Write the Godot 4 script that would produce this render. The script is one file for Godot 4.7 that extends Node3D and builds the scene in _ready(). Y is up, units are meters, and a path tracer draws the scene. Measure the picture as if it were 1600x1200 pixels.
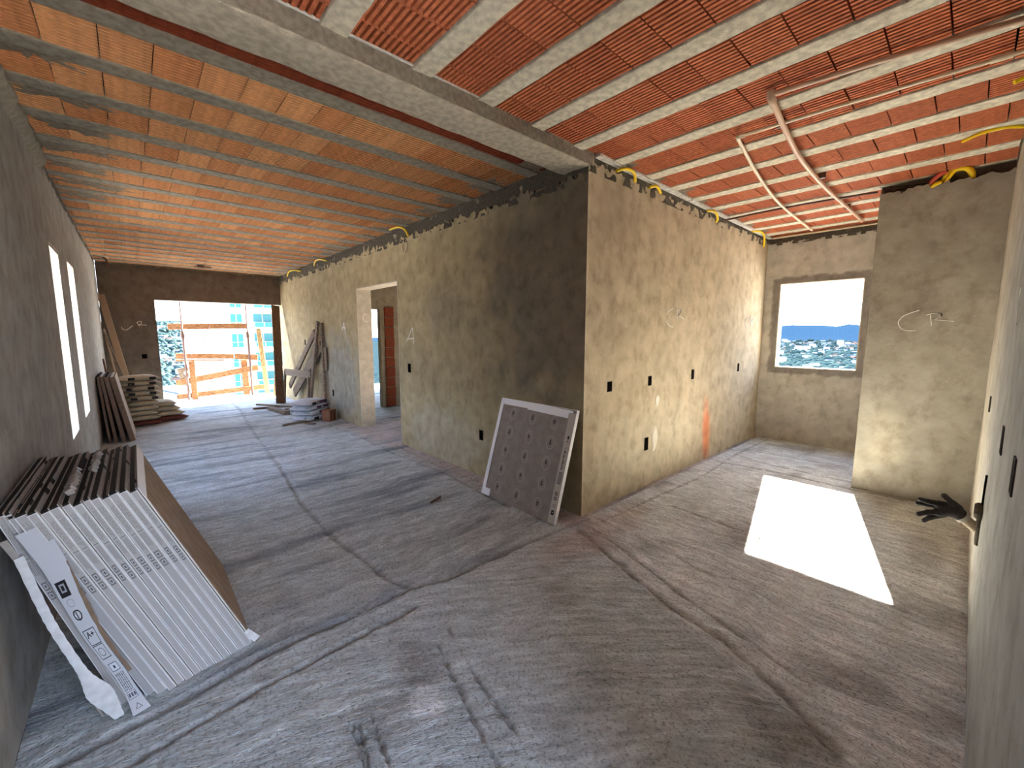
extends Node3D
# An unfinished flat: bare plaster walls, rough screed floor, clay-tile slab ceiling, boxed tiles and cement bags.
# y up, metres. Camera stands at (0, 1.45, 0); the hall runs along -z, the side room along +x.

const H := 1.45
const XL := -0.41      # left wall face
const XP := 2.56       # partition face towards the hall
const ZM := -1.99      # partition face towards the side room
const ZF := -10.7      # far wall face
const XW := 6.55       # window wall face
const ZR := 0.11       # right wall face
const YC := 2.767      # underside of the clay tiles

var used := {}
var n_small := FastNoiseLite.new()
var n_mid := FastNoiseLite.new()
var n_big := FastNoiseLite.new()
var n_jag := FastNoiseLite.new()
var rng := RandomNumberGenerator.new()
var M := {}

# ---------------------------------------------------------------- naming
func numbered(called: String, parent: Node) -> String:
	var key := str(parent.get_instance_id()) + called
	var k: int = used.get(key, 0)
	used[key] = k + 1
	return called if k == 0 else "%s_%03d" % [called, k]

func put(called: String, mesh: Mesh, m: Material, parent: Node = self, xf := Transform3D()) -> MeshInstance3D:
	var o := MeshInstance3D.new()
	o.name = numbered(called, parent)
	o.mesh = mesh
	o.material_override = m
	o.transform = xf
	o.cast_shadow = GeometryInstance3D.SHADOW_CASTING_SETTING_ON
	parent.add_child(o, true)
	return o

func thing(called: String, label: String, category: String, at := Transform3D(), group := "") -> Node3D:
	var o := Node3D.new()
	o.name = numbered(called, self)
	add_child(o, true)
	o.transform = at
	return tag(o, label, category, group)

func tag(o: Node3D, label: String, category: String, group := "") -> Node3D:
	o.set_meta("label", label)
	o.set_meta("category", category)
	if group:
		o.set_meta("group", group)
	return o

func struct(o: Node3D, label: String, category: String) -> Node3D:
	o.set_meta("kind", "structure")
	return tag(o, label, category)

func dup(o: Node3D, called: String, at: Transform3D, label: String) -> Node3D:
	var c: Node3D = o.duplicate()
	c.name = numbered(called, self)
	add_child(c, true)
	c.transform = at
	c.set_meta("label", label)
	return c

# ---------------------------------------------------------------- mesh helpers
func begin() -> SurfaceTool:
	var s := SurfaceTool.new()
	s.begin(Mesh.PRIMITIVE_TRIANGLES)
	s.set_smooth_group(-1)
	return s

func done(s: SurfaceTool) -> ArrayMesh:
	s.generate_normals()
	return s.commit()

func trio(s: SurfaceTool, a: Vector3, b: Vector3, c: Vector3, from: Vector3) -> void:
	# one triangle that faces away from «from»; clockwise seen from outside
	if (b - a).cross(c - a).dot((a + b + c) / 3.0 - from) > 0.0:
		s.add_vertex(a); s.add_vertex(c); s.add_vertex(b)
	else:
		s.add_vertex(a); s.add_vertex(b); s.add_vertex(c)

func quado(s: SurfaceTool, a: Vector3, b: Vector3, c: Vector3, d: Vector3, from: Vector3) -> void:
	trio(s, a, b, c, from)
	trio(s, a, c, d, from)

func box(s: SurfaceTool, xf: Transform3D, size: Vector3, ch := 0.0) -> void:
	var h := size / 2.0
	var ctr := xf.origin
	if ch <= 0.0:
		var p := []
		for i in 8:
			p.append(xf * Vector3(h.x if i & 1 else -h.x, h.y if i & 2 else -h.y, h.z if i & 4 else -h.z))
		for f in [[0, 1, 3, 2], [4, 5, 7, 6], [0, 1, 5, 4], [2, 3, 7, 6], [0, 2, 6, 4], [1, 3, 7, 5]]:
			quado(s, p[f[0]], p[f[1]], p[f[2]], p[f[3]], ctr)
		return
	ch = minf(ch, minf(h.x, minf(h.y, h.z)) * 0.6)
	var v := {}
	for i in 8:
		var g := Vector3(1 if i & 1 else -1, 1 if i & 2 else -1, 1 if i & 4 else -1)
		for ax in 3:
			var q := h - Vector3(ch, ch, ch)
			q[ax] = h[ax]
			v[i * 3 + ax] = xf * (q * g)
	for ax in 3:
		var b1 := 1 << ((ax + 1) % 3)
		var b2 := 1 << ((ax + 2) % 3)
		for sd in 2:
			var base := (1 << ax) * sd
			quado(s, v[base * 3 + ax], v[(base | b1) * 3 + ax], v[(base | b1 | b2) * 3 + ax], v[(base | b2) * 3 + ax], ctr)
	for ax in 3:   # edges parallel to ax
		var a1 := (ax + 1) % 3
		var a2 := (ax + 2) % 3
		for k in 4:
			var base := ((1 << a1) if k & 1 else 0) | ((1 << a2) if k & 2 else 0)
			var top := base | (1 << ax)
			quado(s, v[base * 3 + a1], v[base * 3 + a2], v[top * 3 + a2], v[top * 3 + a1], ctr)
	for i in 8:
		trio(s, v[i * 3], v[i * 3 + 1], v[i * 3 + 2], ctr)

func box_at(c: Vector3, size: Vector3, ch := 0.0) -> ArrayMesh:
	var s := begin()
	box(s, Transform3D(Basis(), c), size, ch)
	return done(s)

func along(a: Vector3, b: Vector3, side: Vector3) -> Transform3D:
	# x axis from a to b, z axis near «side», origin in the middle
	var x := (b - a).normalized()
	var y := side.cross(x).normalized()
	return Transform3D(Basis(x, y, x.cross(y)), (a + b) / 2.0)

func bar(s: SurfaceTool, a: Vector3, b: Vector3, hgt: float, thick: float, side := Vector3(0, 0, 1), ch := 0.004) -> void:
	box(s, along(a, b, side), Vector3(a.distance_to(b), hgt, thick), ch)

func bar_mesh(a: Vector3, b: Vector3, hgt: float, thick: float, side := Vector3(0, 0, 1), ch := 0.004) -> ArrayMesh:
	var s := begin()
	bar(s, a, b, hgt, thick, side, ch)
	return done(s)

func tube(s: SurfaceTool, pts: Array, r: float, sides := 10, flat := 1.0, r_end := -1.0) -> void:
	s.set_smooth_group(1)
	var up := Vector3.UP
	var rings := []
	for i in pts.size():
		var t: Vector3 = (pts[mini(i + 1, pts.size() - 1)] - pts[maxi(i - 1, 0)]).normalized()
		if absf(t.dot(up)) > 0.95:
			up = Vector3(0.3, 0.1, 1).normalized()
		var n := up.cross(t).normalized()
		var b := t.cross(n)
		up = b
		var rr := r if r_end < 0.0 else lerpf(r, r_end, float(i) / (pts.size() - 1))
		var ring := []
		for k in sides:
			var a := TAU * k / sides
			ring.append(pts[i] + (n * cos(a) + b * sin(a) * flat) * rr)
		rings.append(ring)
	for i in pts.size() - 1:
		var ctr: Vector3 = (pts[i] + pts[i + 1]) / 2.0
		for k in sides:
			var k2 := (k + 1) % sides
			quado(s, rings[i][k], rings[i][k2], rings[i + 1][k2], rings[i + 1][k], ctr)
	s.set_smooth_group(-1)
	for e in [0, pts.size() - 1]:
		var inner: Vector3 = pts[1] if e == 0 else pts[e - 1]
		for k in sides:
			trio(s, pts[e], rings[e][k], rings[e][(k + 1) % sides], inner)

func tube_mesh(pts: Array, r: float, sides := 10, flat := 1.0, r_end := -1.0) -> ArrayMesh:
	var s := begin()
	tube(s, pts, r, sides, flat, r_end)
	return done(s)

func curve(pts: Array, n := 8) -> Array:
	# smooth line through the points
	var out := []
	for i in pts.size() - 1:
		var p0: Vector3 = pts[maxi(i - 1, 0)]
		var p3: Vector3 = pts[mini(i + 2, pts.size() - 1)]
		for k in n:
			out.append(pts[i].cubic_interpolate(pts[i + 1], p0, p3, float(k) / n))
	out.append(pts[-1])
	return out

func grid(nu: int, nv: int, pos: PackedVector3Array, col: PackedColorArray, skip: PackedByteArray, front: Vector3, uv := PackedVector2Array()) -> ArrayMesh:
	# the sheet is turned as a whole so that it faces «front»
	var sum := 0.0
	for j in range(0, nv - 1):
		for i in range(0, nu - 1):
			var q := j * nu + i
			sum += (pos[q + 1] - pos[q]).cross(pos[q + nu] - pos[q]).dot(front)
	var sg := 1.0 if sum >= 0.0 else -1.0
	var nor := PackedVector3Array()
	nor.resize(nu * nv)
	for j in nv:
		for i in nu:
			var du := pos[j * nu + mini(i + 1, nu - 1)] - pos[j * nu + maxi(i - 1, 0)]
			var dv := pos[mini(j + 1, nv - 1) * nu + i] - pos[maxi(j - 1, 0) * nu + i]
			nor[j * nu + i] = du.cross(dv).normalized() * sg
	var idx := PackedInt32Array()
	for j in nv - 1:
		for i in nu - 1:
			if skip.size() and skip[j * (nu - 1) + i]:
				continue
			var a := j * nu + i
			var b := a + 1
			var c := a + nu + 1
			var d := a + nu
			if sg > 0.0:
				idx.append_array([a, c, b, a, d, c])
			else:
				idx.append_array([a, b, c, a, c, d])
	var arr := []
	arr.resize(Mesh.ARRAY_MAX)
	arr[Mesh.ARRAY_VERTEX] = pos
	arr[Mesh.ARRAY_NORMAL] = nor
	if col.size():
		arr[Mesh.ARRAY_COLOR] = col
	if uv.size():
		arr[Mesh.ARRAY_TEX_UV] = uv
	arr[Mesh.ARRAY_INDEX] = idx
	var me := ArrayMesh.new()
	me.add_surface_from_arrays(Mesh.PRIMITIVE_TRIANGLES, arr)
	return me

func print_quad(a: Vector3, b: Vector3, c: Vector3, d: Vector3) -> ArrayMesh:
	# a flat printed face: a lower left, b lower right, c upper right, d upper left, seen from its front
	var s := SurfaceTool.new()
	s.begin(Mesh.PRIMITIVE_TRIANGLES)
	s.set_smooth_group(-1)
	var p := [a, b, c, d]
	var u := [Vector2(0, 1), Vector2(1, 1), Vector2(1, 0), Vector2(0, 0)]
	for k in [0, 2, 1, 0, 3, 2]:
		s.set_uv(u[k])
		s.add_vertex(p[k])
	return done(s)

func steps(a: float, b: float, step: float, extra: Array) -> PackedFloat32Array:
	var v := []
	var n := int(ceil((b - a) / step))
	for i in n + 1:
		v.append(a + (b - a) * i / n)
	for e in extra:
		if e > a and e < b:
			var best := 0
			for i in v.size():
				if absf(v[i] - e) < absf(v[best] - e):
					best = i
			v[best] = e
	v.sort()
	return PackedFloat32Array(v)

# ---------------------------------------------------------------- materials
func tex(freq: float, c0: Color, c1: Color, sd: int, oct := 5, size := 512, kind := FastNoiseLite.TYPE_SIMPLEX_SMOOTH, lo := 0.0, hi := 1.0, gain := 0.5) -> NoiseTexture2D:
	var n := FastNoiseLite.new()
	n.seed = sd
	n.noise_type = kind
	n.frequency = freq
	n.fractal_octaves = oct
	n.fractal_gain = gain
	var g := Gradient.new()
	g.offsets = PackedFloat32Array([lo, hi])
	g.colors = PackedColorArray([c0, c1])
	var t := NoiseTexture2D.new()
	t.width = size
	t.height = size
	t.seamless = true
	t.noise = n
	t.color_ramp = g
	return t

func mat(c: Color, rough := 0.9, t: Texture2D = null, scale := Vector3.ONE, world := true) -> StandardMaterial3D:
	var m := StandardMaterial3D.new()
	m.albedo_color = c
	m.roughness = rough
	m.metallic_specular = 0.35
	if t:
		m.albedo_texture = t
		m.uv1_triplanar = true
		m.uv1_world_triplanar = world
		m.uv1_scale = scale
	return m

func bump(m: StandardMaterial3D, t: Texture2D, cm: float) -> StandardMaterial3D:
	m.heightmap_enabled = true
	m.heightmap_texture = t
	m.heightmap_scale = cm
	return m

func setup_materials() -> void:
	var g1 := tex(0.006, Color(0.90, 0.895, 0.885), Color(1, 1, 1), 3, 7, 1024, FastNoiseLite.TYPE_SIMPLEX_SMOOTH, 0.15, 0.8)
	var g2 := tex(0.008, Color(0.84, 0.83, 0.82), Color(1, 1, 1), 5, 7, 1024, FastNoiseLite.TYPE_SIMPLEX_SMOOTH, 0.15, 0.8)
	var fine := tex(0.05, Color.BLACK, Color.WHITE, 7, 5, 512)
	var grit := tex(0.09, Color.BLACK, Color.WHITE, 9, 4, 1024)
	var wood_t := tex(0.02, Color(0.6, 0.55, 0.5), Color(1, 1, 1), 11, 5, 512, FastNoiseLite.TYPE_SIMPLEX_SMOOTH, 0.15, 0.8)
	M.plaster = bump(mat(Color(1, 1, 1), 0.95, g1, Vector3(0.7, 0.7, 0.7)), fine, 0.18)
	M.plaster.vertex_color_use_as_albedo = true
	M.plaster.detail_enabled = true
	M.plaster.detail_blend_mode = BaseMaterial3D.BLEND_MODE_MUL
	M.plaster.detail_uv_layer = BaseMaterial3D.DETAIL_UV_2
	M.plaster.detail_albedo = tex(0.010, Color(0.90, 0.89, 0.88), Color(1, 1, 1), 19, 8, 1024, FastNoiseLite.TYPE_SIMPLEX_SMOOTH, 0.15, 0.50, 0.66)
	M.plaster.uv2_triplanar = true
	M.plaster.uv2_world_triplanar = true
	M.plaster.uv2_scale = Vector3(0.55, 0.38, 0.55)
	M.core = bump(mat(Color(0.62, 0.58, 0.50), 0.95, g2, Vector3(1.5, 1.5, 1.5)), fine, 0.8)
	M.mortar = bump(mat(Color(0.52, 0.48, 0.42), 1.0, g2, Vector3(3, 3, 3)), grit, 1.6)
	M.smear = bump(mat(Color(0.60, 0.54, 0.46), 1.0, g2, Vector3(3, 3, 3)), grit, 0.6)
	M.reveal = bump(mat(Color(0.80, 0.76, 0.68), 0.95, g1, Vector3(1, 1, 1)), fine, 0.5)
	var drag := tex(0.010, Color(0.86, 0.855, 0.85), Color(1, 1, 1), 15, 7, 1024, FastNoiseLite.TYPE_SIMPLEX_SMOOTH, 0.22, 0.72, 0.68)
	var drag_h := tex(0.014, Color.BLACK, Color.WHITE, 16, 8, 1024, FastNoiseLite.TYPE_SIMPLEX_SMOOTH, 0.0, 1.0, 0.78)
	M.floor = bump(mat(Color(1, 1, 1), 0.93), drag_h, 1.1)
	M.floor.albedo_texture = drag
	M.floor.detail_enabled = true
	M.floor.detail_blend_mode = BaseMaterial3D.BLEND_MODE_MUL
	M.floor.detail_uv_layer = BaseMaterial3D.DETAIL_UV_2
	M.floor.detail_albedo = tex(0.05, Color(0.60, 0.585, 0.57), Color(1, 1, 1), 17, 6, 1024, FastNoiseLite.TYPE_SIMPLEX_SMOOTH, 0.16, 0.40, 0.75)
	M.floor.uv2_triplanar = true
	M.floor.uv2_world_triplanar = true
	M.floor.uv2_scale = Vector3(0.9, 0.9, 0.9)
	M.floor.vertex_color_use_as_albedo = true
	M.slab = mat(Color(0.33, 0.31, 0.29), 1.0, g2, Vector3(2, 2, 2))
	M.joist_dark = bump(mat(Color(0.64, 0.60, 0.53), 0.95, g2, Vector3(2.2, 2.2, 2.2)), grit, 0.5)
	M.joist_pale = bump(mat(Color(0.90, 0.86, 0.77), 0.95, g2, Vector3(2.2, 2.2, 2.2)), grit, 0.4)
	M.beam = bump(mat(Color(0.82, 0.77, 0.68), 0.95, g2, Vector3(2.2, 2.2, 2.2)), grit, 0.7)
	M.beam_rough = bump(mat(Color(0.76, 0.71, 0.63), 1.0, g2, Vector3(3, 3, 3)), grit, 1.2)
	M.white_mortar = bump(mat(Color(0.83, 0.81, 0.77), 0.95, g2, Vector3(2, 2, 2)), fine, 0.5)
	M.orange = []
	M.red = []
	for k in 6:
		rng.seed = 40 + k
		var o := Color(0.97, 0.73, 0.50).lerp(Color(0.91, 0.63, 0.41), rng.randf())
		var r := Color(0.84, 0.50, 0.34).lerp(Color(0.77, 0.43, 0.29), rng.randf())
		M.orange.append(mat(o, 0.9, g2, Vector3(2.5, 2.5, 2.5)))
		M.red.append(mat(r, 0.85, g2, Vector3(2.5, 2.5, 2.5)))
		M.orange[k].vertex_color_use_as_albedo = true
		M.red[k].vertex_color_use_as_albedo = true
	M.deep_red = mat(Color(0.55, 0.25, 0.15), 0.9, g2, Vector3(2.5, 2.5, 2.5))
	M.brick = bump(mat(Color(0.60, 0.30, 0.19), 0.95, g2, Vector3(4, 4, 4)), grit, 0.6)
	M.clay = bump(mat(Color(0.60, 0.42, 0.33), 0.95, g2, Vector3(4, 4, 4)), grit, 0.4)
	M.wood_new = mat(Color(0.72, 0.53, 0.38), 0.8, wood_t, Vector3(0.8, 6, 6))
	M.wood_pale = mat(Color(0.76, 0.66, 0.50), 0.8, wood_t, Vector3(6, 0.8, 6))
	M.rim = mat(Color(0.22, 0.19, 0.17), 0.8)
	M.wood_stick = mat(Color(0.66, 0.57, 0.47), 0.85)
	M.wood_old = bump(mat(Color(0.62, 0.56, 0.50), 0.9, wood_t, Vector3(3, 3, 3)), fine, 0.3)
	M.wood_dark = bump(mat(Color(0.50, 0.40, 0.33), 0.9, wood_t, Vector3(6, 0.8, 6)), fine, 0.3)
	M.steel = mat(Color(0.42, 0.33, 0.30), 0.6)
	M.steel.metallic = 0.4
	M.card = mat(Color(0.90, 0.90, 0.90), 0.8, g1, Vector3(3, 3, 3))
	M.card_grey = mat(Color(0.66, 0.63, 0.60), 0.85, g1, Vector3(3, 3, 3))
	M.card_brown = mat(Color(0.55, 0.46, 0.38), 0.85, g1, Vector3(2, 2, 2))
	M.tile_edge = mat(Color(0.12, 0.10, 0.09), 0.7, g2, Vector3(4, 4, 4))
	M.tile_back = mat(Color(0.66, 0.57, 0.48), 0.85, g2, Vector3(1.2, 1.2, 1.2))
	M.board_brown = mat(Color(0.52, 0.44, 0.39), 0.85, g1, Vector3(2, 2, 2))
	M.board_pale = mat(Color(0.72, 0.64, 0.56), 0.85, g1, Vector3(2, 2, 2))
	M.black = mat(Color(0.045, 0.03, 0.02), 1.0)
	M.black.metallic_specular = 0.1
	M.card_white = mat(Color(0.97, 0.97, 0.98), 0.8)
	M.bag_tan = bump(mat(Color(0.76, 0.70, 0.60), 0.85, g1, Vector3(2, 2, 2)), fine, 0.6)
	M.bag_white = bump(mat(Color(0.84, 0.86, 0.90), 0.75, g1, Vector3(2, 2, 2)), fine, 0.6)
	M.bag_red = bump(mat(Color(0.45, 0.25, 0.22), 0.85, g1, Vector3(2, 2, 2)), fine, 0.6)
	M.bag_print = mat(Color(0.13, 0.14, 0.15), 0.8)
	M.bag_purple = mat(Color(0.36, 0.22, 0.32), 0.8)
	M.chalk = mat(Color(0.93, 0.92, 0.88), 1.0)
	M.pvc = mat(Color(0.80, 0.66, 0.55), 0.45)
	M.pvc_cream = mat(Color(0.88, 0.80, 0.68), 0.45)
	M.pvc_brown = mat(Color(0.36, 0.22, 0.17), 0.5)
	M.yellow = mat(Color(0.93, 0.78, 0.12), 0.45)
	M.red_tube = mat(Color(0.80, 0.36, 0.28), 0.5)
	M.glove = bump(mat(Color(0.24, 0.225, 0.22), 0.7, g2, Vector3(8, 8, 8)), fine, 0.2)
	M.glove_cuff = mat(Color(0.78, 0.75, 0.70), 0.9)
	M.pipe = mat(Color(0.80, 0.74, 0.64), 0.5, g2, Vector3(6, 6, 6))
	M.facade = mat(Color(0.80, 0.80, 0.78), 0.9)
	M.facade_beige = mat(Color(0.78, 0.68, 0.55), 0.9)
	M.facade_grey = mat(Color(0.62, 0.63, 0.66), 0.9)
	M.glass_teal = mat(Color(0.10, 0.30, 0.32), 0.25)
	M.ground = mat(Color(0.15, 0.185, 0.195), 1.0, tex(0.02, Color(0.35, 0.5, 0.55), Color(1, 1, 1), 21, 6, 512), Vector3(0.01, 0.01, 0.01))
	M.hill = mat(Color(0.105, 0.16, 0.215), 1.0, tex(0.03, Color(0.6, 0.7, 0.75), Color(1, 1, 1), 22, 6, 512), Vector3(0.004, 0.004, 0.004))  # distance haze put into the hill colour as blue
	M.bounce_ground = mat(Color(0.74, 0.73, 0.70), 1.0)
	M.leaf = mat(Color(0.165, 0.215, 0.205), 1.0)
	M.house_white = mat(Color(0.60, 0.61, 0.60), 0.9)
	M.house_grey = mat(Color(0.24, 0.29, 0.34), 0.9)
	M.roof_red = mat(Color(0.27, 0.22, 0.20), 0.9)
	M.roof_grey = mat(Color(0.25, 0.28, 0.32), 0.9)
	M.roof_pale = mat(Color(0.70, 0.70, 0.72), 0.9)
	for k in ["ground", "hill", "bounce_ground", "leaf", "house_white", "house_grey", "roof_red", "roof_grey", "roof_pale"]:
		M[k].specular_mode = BaseMaterial3D.SPECULAR_DISABLED

func print_material(im: Image, rough := 0.8) -> StandardMaterial3D:
	var m := StandardMaterial3D.new()
	m.albedo_texture = ImageTexture.create_from_image(im)
	m.roughness = rough
	m.metallic_specular = 0.35
	m.texture_repeat = false
	return m

# ---------------------------------------------------------------- walls
# A plastered face: a sheet of plaster with a hand-trowelled surface, openings, and a ragged top edge under the ceiling.
func plaster(called: String, parent: Node, origin: Vector3, u: Vector3, v: Vector3, ul: float, vl: float, out: Vector3, holes: Array, tint: Callable, jag := 0.05, step := 0.045) -> MeshInstance3D:
	var eu := []
	var ev := []
	for h in holes:
		eu.append_array([h[0], h[2]])
		ev.append_array([h[1], h[3]])
	var us := steps(0.0, ul, step, eu)
	var vs := steps(0.0, vl, step, ev)
	var nu := us.size()
	var nv := vs.size()
	var pos := PackedVector3Array()
	var col := PackedColorArray()
	pos.resize(nu * nv)
	col.resize(nu * nv)
	for j in nv:
		for i in nu:
			var a := us[i]
			var b := vs[j]
			if j == nv - 1:
				b = vl - absf(n_jag.get_noise_2d(a * 420.0 + origin.x * 77.0, origin.z * 50.0)) * jag * 2.2 - (jag * 0.4 if i % 2 else 0.0)
			var p := origin + u * a + v * b
			var edge := 1.0
			for h in holes:
				if a >= h[0] - 0.001 and a <= h[2] + 0.001 and b >= h[1] - 0.001 and b <= h[3] + 0.001:
					edge = 0.0
			p += out * (n_mid.get_noise_3dv(p * 160.0) * 0.004 * edge)
			pos[j * nu + i] = p
			var k := 1.0 + 0.16 * n_big.get_noise_3dv(p * 60.0) + 0.10 * n_mid.get_noise_3dv(p * 210.0)
			var c: Color = tint.call(a, b, p)
			col[j * nu + i] = Color(c.r * k, c.g * k, c.b * k)
	var skip := PackedByteArray()
	skip.resize((nu - 1) * (nv - 1))
	for j in nv - 1:
		for i in nu - 1:
			for h in holes:
				if us[i] >= h[0] - 0.001 and us[i + 1] <= h[2] + 0.001 and vs[j] >= h[1] - 0.001 and vs[j + 1] <= h[3] + 0.001:
					skip[j * (nu - 1) + i] = 1
	return put(called, grid(nu, nv, pos, col, skip, out), M.plaster, parent)

# The wall itself: solid boxes round its openings. u and v as for plaster(), out points to the room, the wall lies behind.
func core(called: String, origin: Vector3, u: Vector3, v: Vector3, ul: float, vl: float, out: Vector3, thick: float, holes: Array, m: Material) -> MeshInstance3D:
	var us := [0.0, ul]
	var vs := [0.0, vl]
	for h in holes:
		for x in [h[0], h[2]]:
			if x > 0.0 and x < ul and not us.has(x):
				us.append(x)
		for y in [h[1], h[3]]:
			if y > 0.0 and y < vl and not vs.has(y):
				vs.append(y)
	us.sort()
	vs.sort()
	var s := begin()
	for i in us.size() - 1:
		for j in vs.size() - 1:
			var cu: float = (us[i] + us[i + 1]) / 2.0
			var cv: float = (vs[j] + vs[j + 1]) / 2.0
			var open := false
			for h in holes:
				if cu > h[0] and cu < h[2] and cv > h[1] and cv < h[3]:
					open = true
			if open:
				continue
			var c := origin + u * cu + v * cv - out * (thick / 2.0 + 0.008)
			box(s, Transform3D(Basis(u, v, u.cross(v)), c), Vector3(us[i + 1] - us[i], vs[j + 1] - vs[j], thick))
	return put(called, done(s), m)

# Rough mortar left showing between the plaster's ragged edge and the ceiling.
func rough_strip(parent: Node, a: Vector3, b: Vector3, hgt: float, out: Vector3, bulge := 0.012) -> void:
	var l := a.distance_to(b)
	var nu := int(l / 0.03) + 2
	var nv := int(hgt / 0.025) + 2
	var pos := PackedVector3Array()
	for j in nv:
		for i in nu:
			var p := a.lerp(b, float(i) / (nu - 1)) - Vector3.UP * hgt * (1.0 - float(j) / (nv - 1))
			pos.append(p + out * (bulge * (0.2 + n_small.get_noise_3dv(p * 900.0) * 1.2 + 0.5 * n_mid.get_noise_3dv(p * 400.0)) - 0.004))
	put("mortar_strip", grid(nu, nv, pos, PackedColorArray(), PackedByteArray(), out), M.mortar, parent)

func lin(r: float, g: float, b: float) -> Color:
	return Color(r / 255.0, g / 255.0, b / 255.0).srgb_to_linear()

func blot(p: Vector3, at: Vector3, r: Vector3) -> float:
	var d := ((p - at) / r).length() + 0.35 * n_mid.get_noise_3dv(p * 300.0)
	return 1.0 - smoothstep(0.35, 1.0, d)

func build_walls() -> void:
	var Y := Vector3.UP
	var base := lin(172, 164, 150)
	var plain := func(_a, _b, _p): return base
	# left wall with two slit windows
	var slits := [[4.65, 0.62, 5.17, 2.14], [5.81, 0.62, 6.40, 2.15]]
	var lo := Vector3(XL, 0, 0)
	var fz := Vector3(0, 0, -1)
	var w := core("wall_left", Vector3(XL, -0.1, 1.75), fz, Y, 12.63, 3.05, Vector3(1, 0, 0), 0.15, slits.map(func(h): return [h[0] + 1.75, h[1] + 0.1, h[2] + 1.75, h[3] + 0.1]), M.core)
	struct(w, "left plastered wall with two tall slit windows", "wall")
	var lt := func(_a, b, p):
		var c := lin(160, 153, 143)
		c = c.lerp(lin(172, 170, 166), blot(p, Vector3(XL, 0.8, -3.0), Vector3(1, 1.5, 1.4)) * 0.5)
		return c
	plaster("plaster", w, lo + Vector3(0, 0, 1.6), fz, Y, -ZF + 1.6, 2.735, Vector3(1, 0, 0), slits.map(func(h): return [h[0] + 1.6, h[1], h[2] + 1.6, h[3]]), lt, 0.03)
	rough_strip(w, Vector3(XL, 2.775, ZR), Vector3(XL, 2.775, ZF), 0.09, Vector3(1, 0, 0))
	var bp := PackedVector3Array()
	for j in 8:
		for i in 90:
			var p := Vector3(XL, lerpf(2.64, 2.775, j / 7.0), lerpf(-4.75, -2.26, i / 89.0))
			var e := sin(PI * j / 7.0) * smoothstep(-4.75, -4.6, p.z)
			bp.append(p + Vector3(1, 0, 0) * (e * (0.05 + 0.02 * n_small.get_noise_3dv(p * 900.0)) - 0.002) + Vector3(0, 0.02, 0) * n_mid.get_noise_3dv(p * 300.0))
	put("concrete_band", grid(90, 8, bp, PackedColorArray(), PackedByteArray(), Vector3(1, 0, 0)), M.joist_dark, w)
	for k in 2:
		var h: Array = slits[k]
		var r := begin()
		var d := 0.165
		var x0 := XL + 0.001 - d / 2.0
		box(r, Transform3D(Basis(), Vector3(x0, (h[1] + h[3]) / 2, -h[2] + 0.006)), Vector3(d, h[3] - h[1], 0.012))
		box(r, Transform3D(Basis(), Vector3(x0, (h[1] + h[3]) / 2, -h[0] - 0.006)), Vector3(d, h[3] - h[1], 0.012))
		box(r, Transform3D(Basis(), Vector3(x0, h[1] + 0.006, -(h[0] + h[2]) / 2)), Vector3(d, 0.012, h[2] - h[0]))
		box(r, Transform3D(Basis(), Vector3(x0, h[3] - 0.006, -(h[0] + h[2]) / 2)), Vector3(d, 0.012, h[2] - h[0]))
		var wn := put("window_%d" % (k + 2), done(r), M.reveal)
		struct(wn, ["nearer unglazed slit window with pale plastered reveal in left wall", "farther unglazed slit window with pale plastered reveal in left wall"][k], "window")
	# far wall, open to the balcony
	var fo := [[0.77, 0.0, 2.97, 2.12]]
	w = core("wall_far", Vector3(XL, -0.1, ZF), Vector3(1, 0, 0), Y, 2.97, 3.05, Vector3(0, 0, 1), 0.17, [[0.77, 0.0, 2.97, 2.22]], M.core)
	struct(w, "dark brown plastered far wall open to the balcony", "wall")
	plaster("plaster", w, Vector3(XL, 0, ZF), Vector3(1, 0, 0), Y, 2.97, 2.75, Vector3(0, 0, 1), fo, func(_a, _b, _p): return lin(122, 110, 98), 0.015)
	# partition: its long face to the hall with a doorway, and its short face to the side room
	var door := [[5.0, 0.0, 6.335, 2.145]]
	w = core("wall_partition", Vector3(XP, -0.1, ZM - 0.008), fz, Y, -ZF + ZM + 0.15, 2.87, Vector3(-1, 0, 0), 0.21, door.map(func(h): return [h[0] + ZM + 0.008, 0.0, h[2] + ZM + 0.008, 2.245]), M.core)
	struct(w, "long hall partition wall of grey plaster with a doorway", "wall")
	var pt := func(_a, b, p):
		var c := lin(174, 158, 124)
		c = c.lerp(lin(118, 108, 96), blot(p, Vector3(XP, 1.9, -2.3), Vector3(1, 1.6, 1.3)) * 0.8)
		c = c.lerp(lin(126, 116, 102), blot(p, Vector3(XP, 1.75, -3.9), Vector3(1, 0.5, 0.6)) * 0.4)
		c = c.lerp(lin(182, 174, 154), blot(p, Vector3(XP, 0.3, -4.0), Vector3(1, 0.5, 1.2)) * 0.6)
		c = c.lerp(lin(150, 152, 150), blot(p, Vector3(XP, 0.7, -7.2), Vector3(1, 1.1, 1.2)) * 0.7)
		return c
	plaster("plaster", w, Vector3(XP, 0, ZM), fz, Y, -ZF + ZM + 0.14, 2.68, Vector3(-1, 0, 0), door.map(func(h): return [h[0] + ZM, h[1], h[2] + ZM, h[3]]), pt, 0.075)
	rough_strip(w, Vector3(XP, 2.775, ZM), Vector3(XP, 2.775, ZF), 0.20, Vector3(-1, 0, 0))
	var dr := begin()
	var xm := XP + 0.108
	box(dr, Transform3D(Basis(), Vector3(xm, 1.07, -6.335 + 0.006)), Vector3(0.225, 2.145, 0.012))
	box(dr, Transform3D(Basis(), Vector3(xm, 1.07, -5.0 - 0.006)), Vector3(0.225, 2.145, 0.012))
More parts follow.
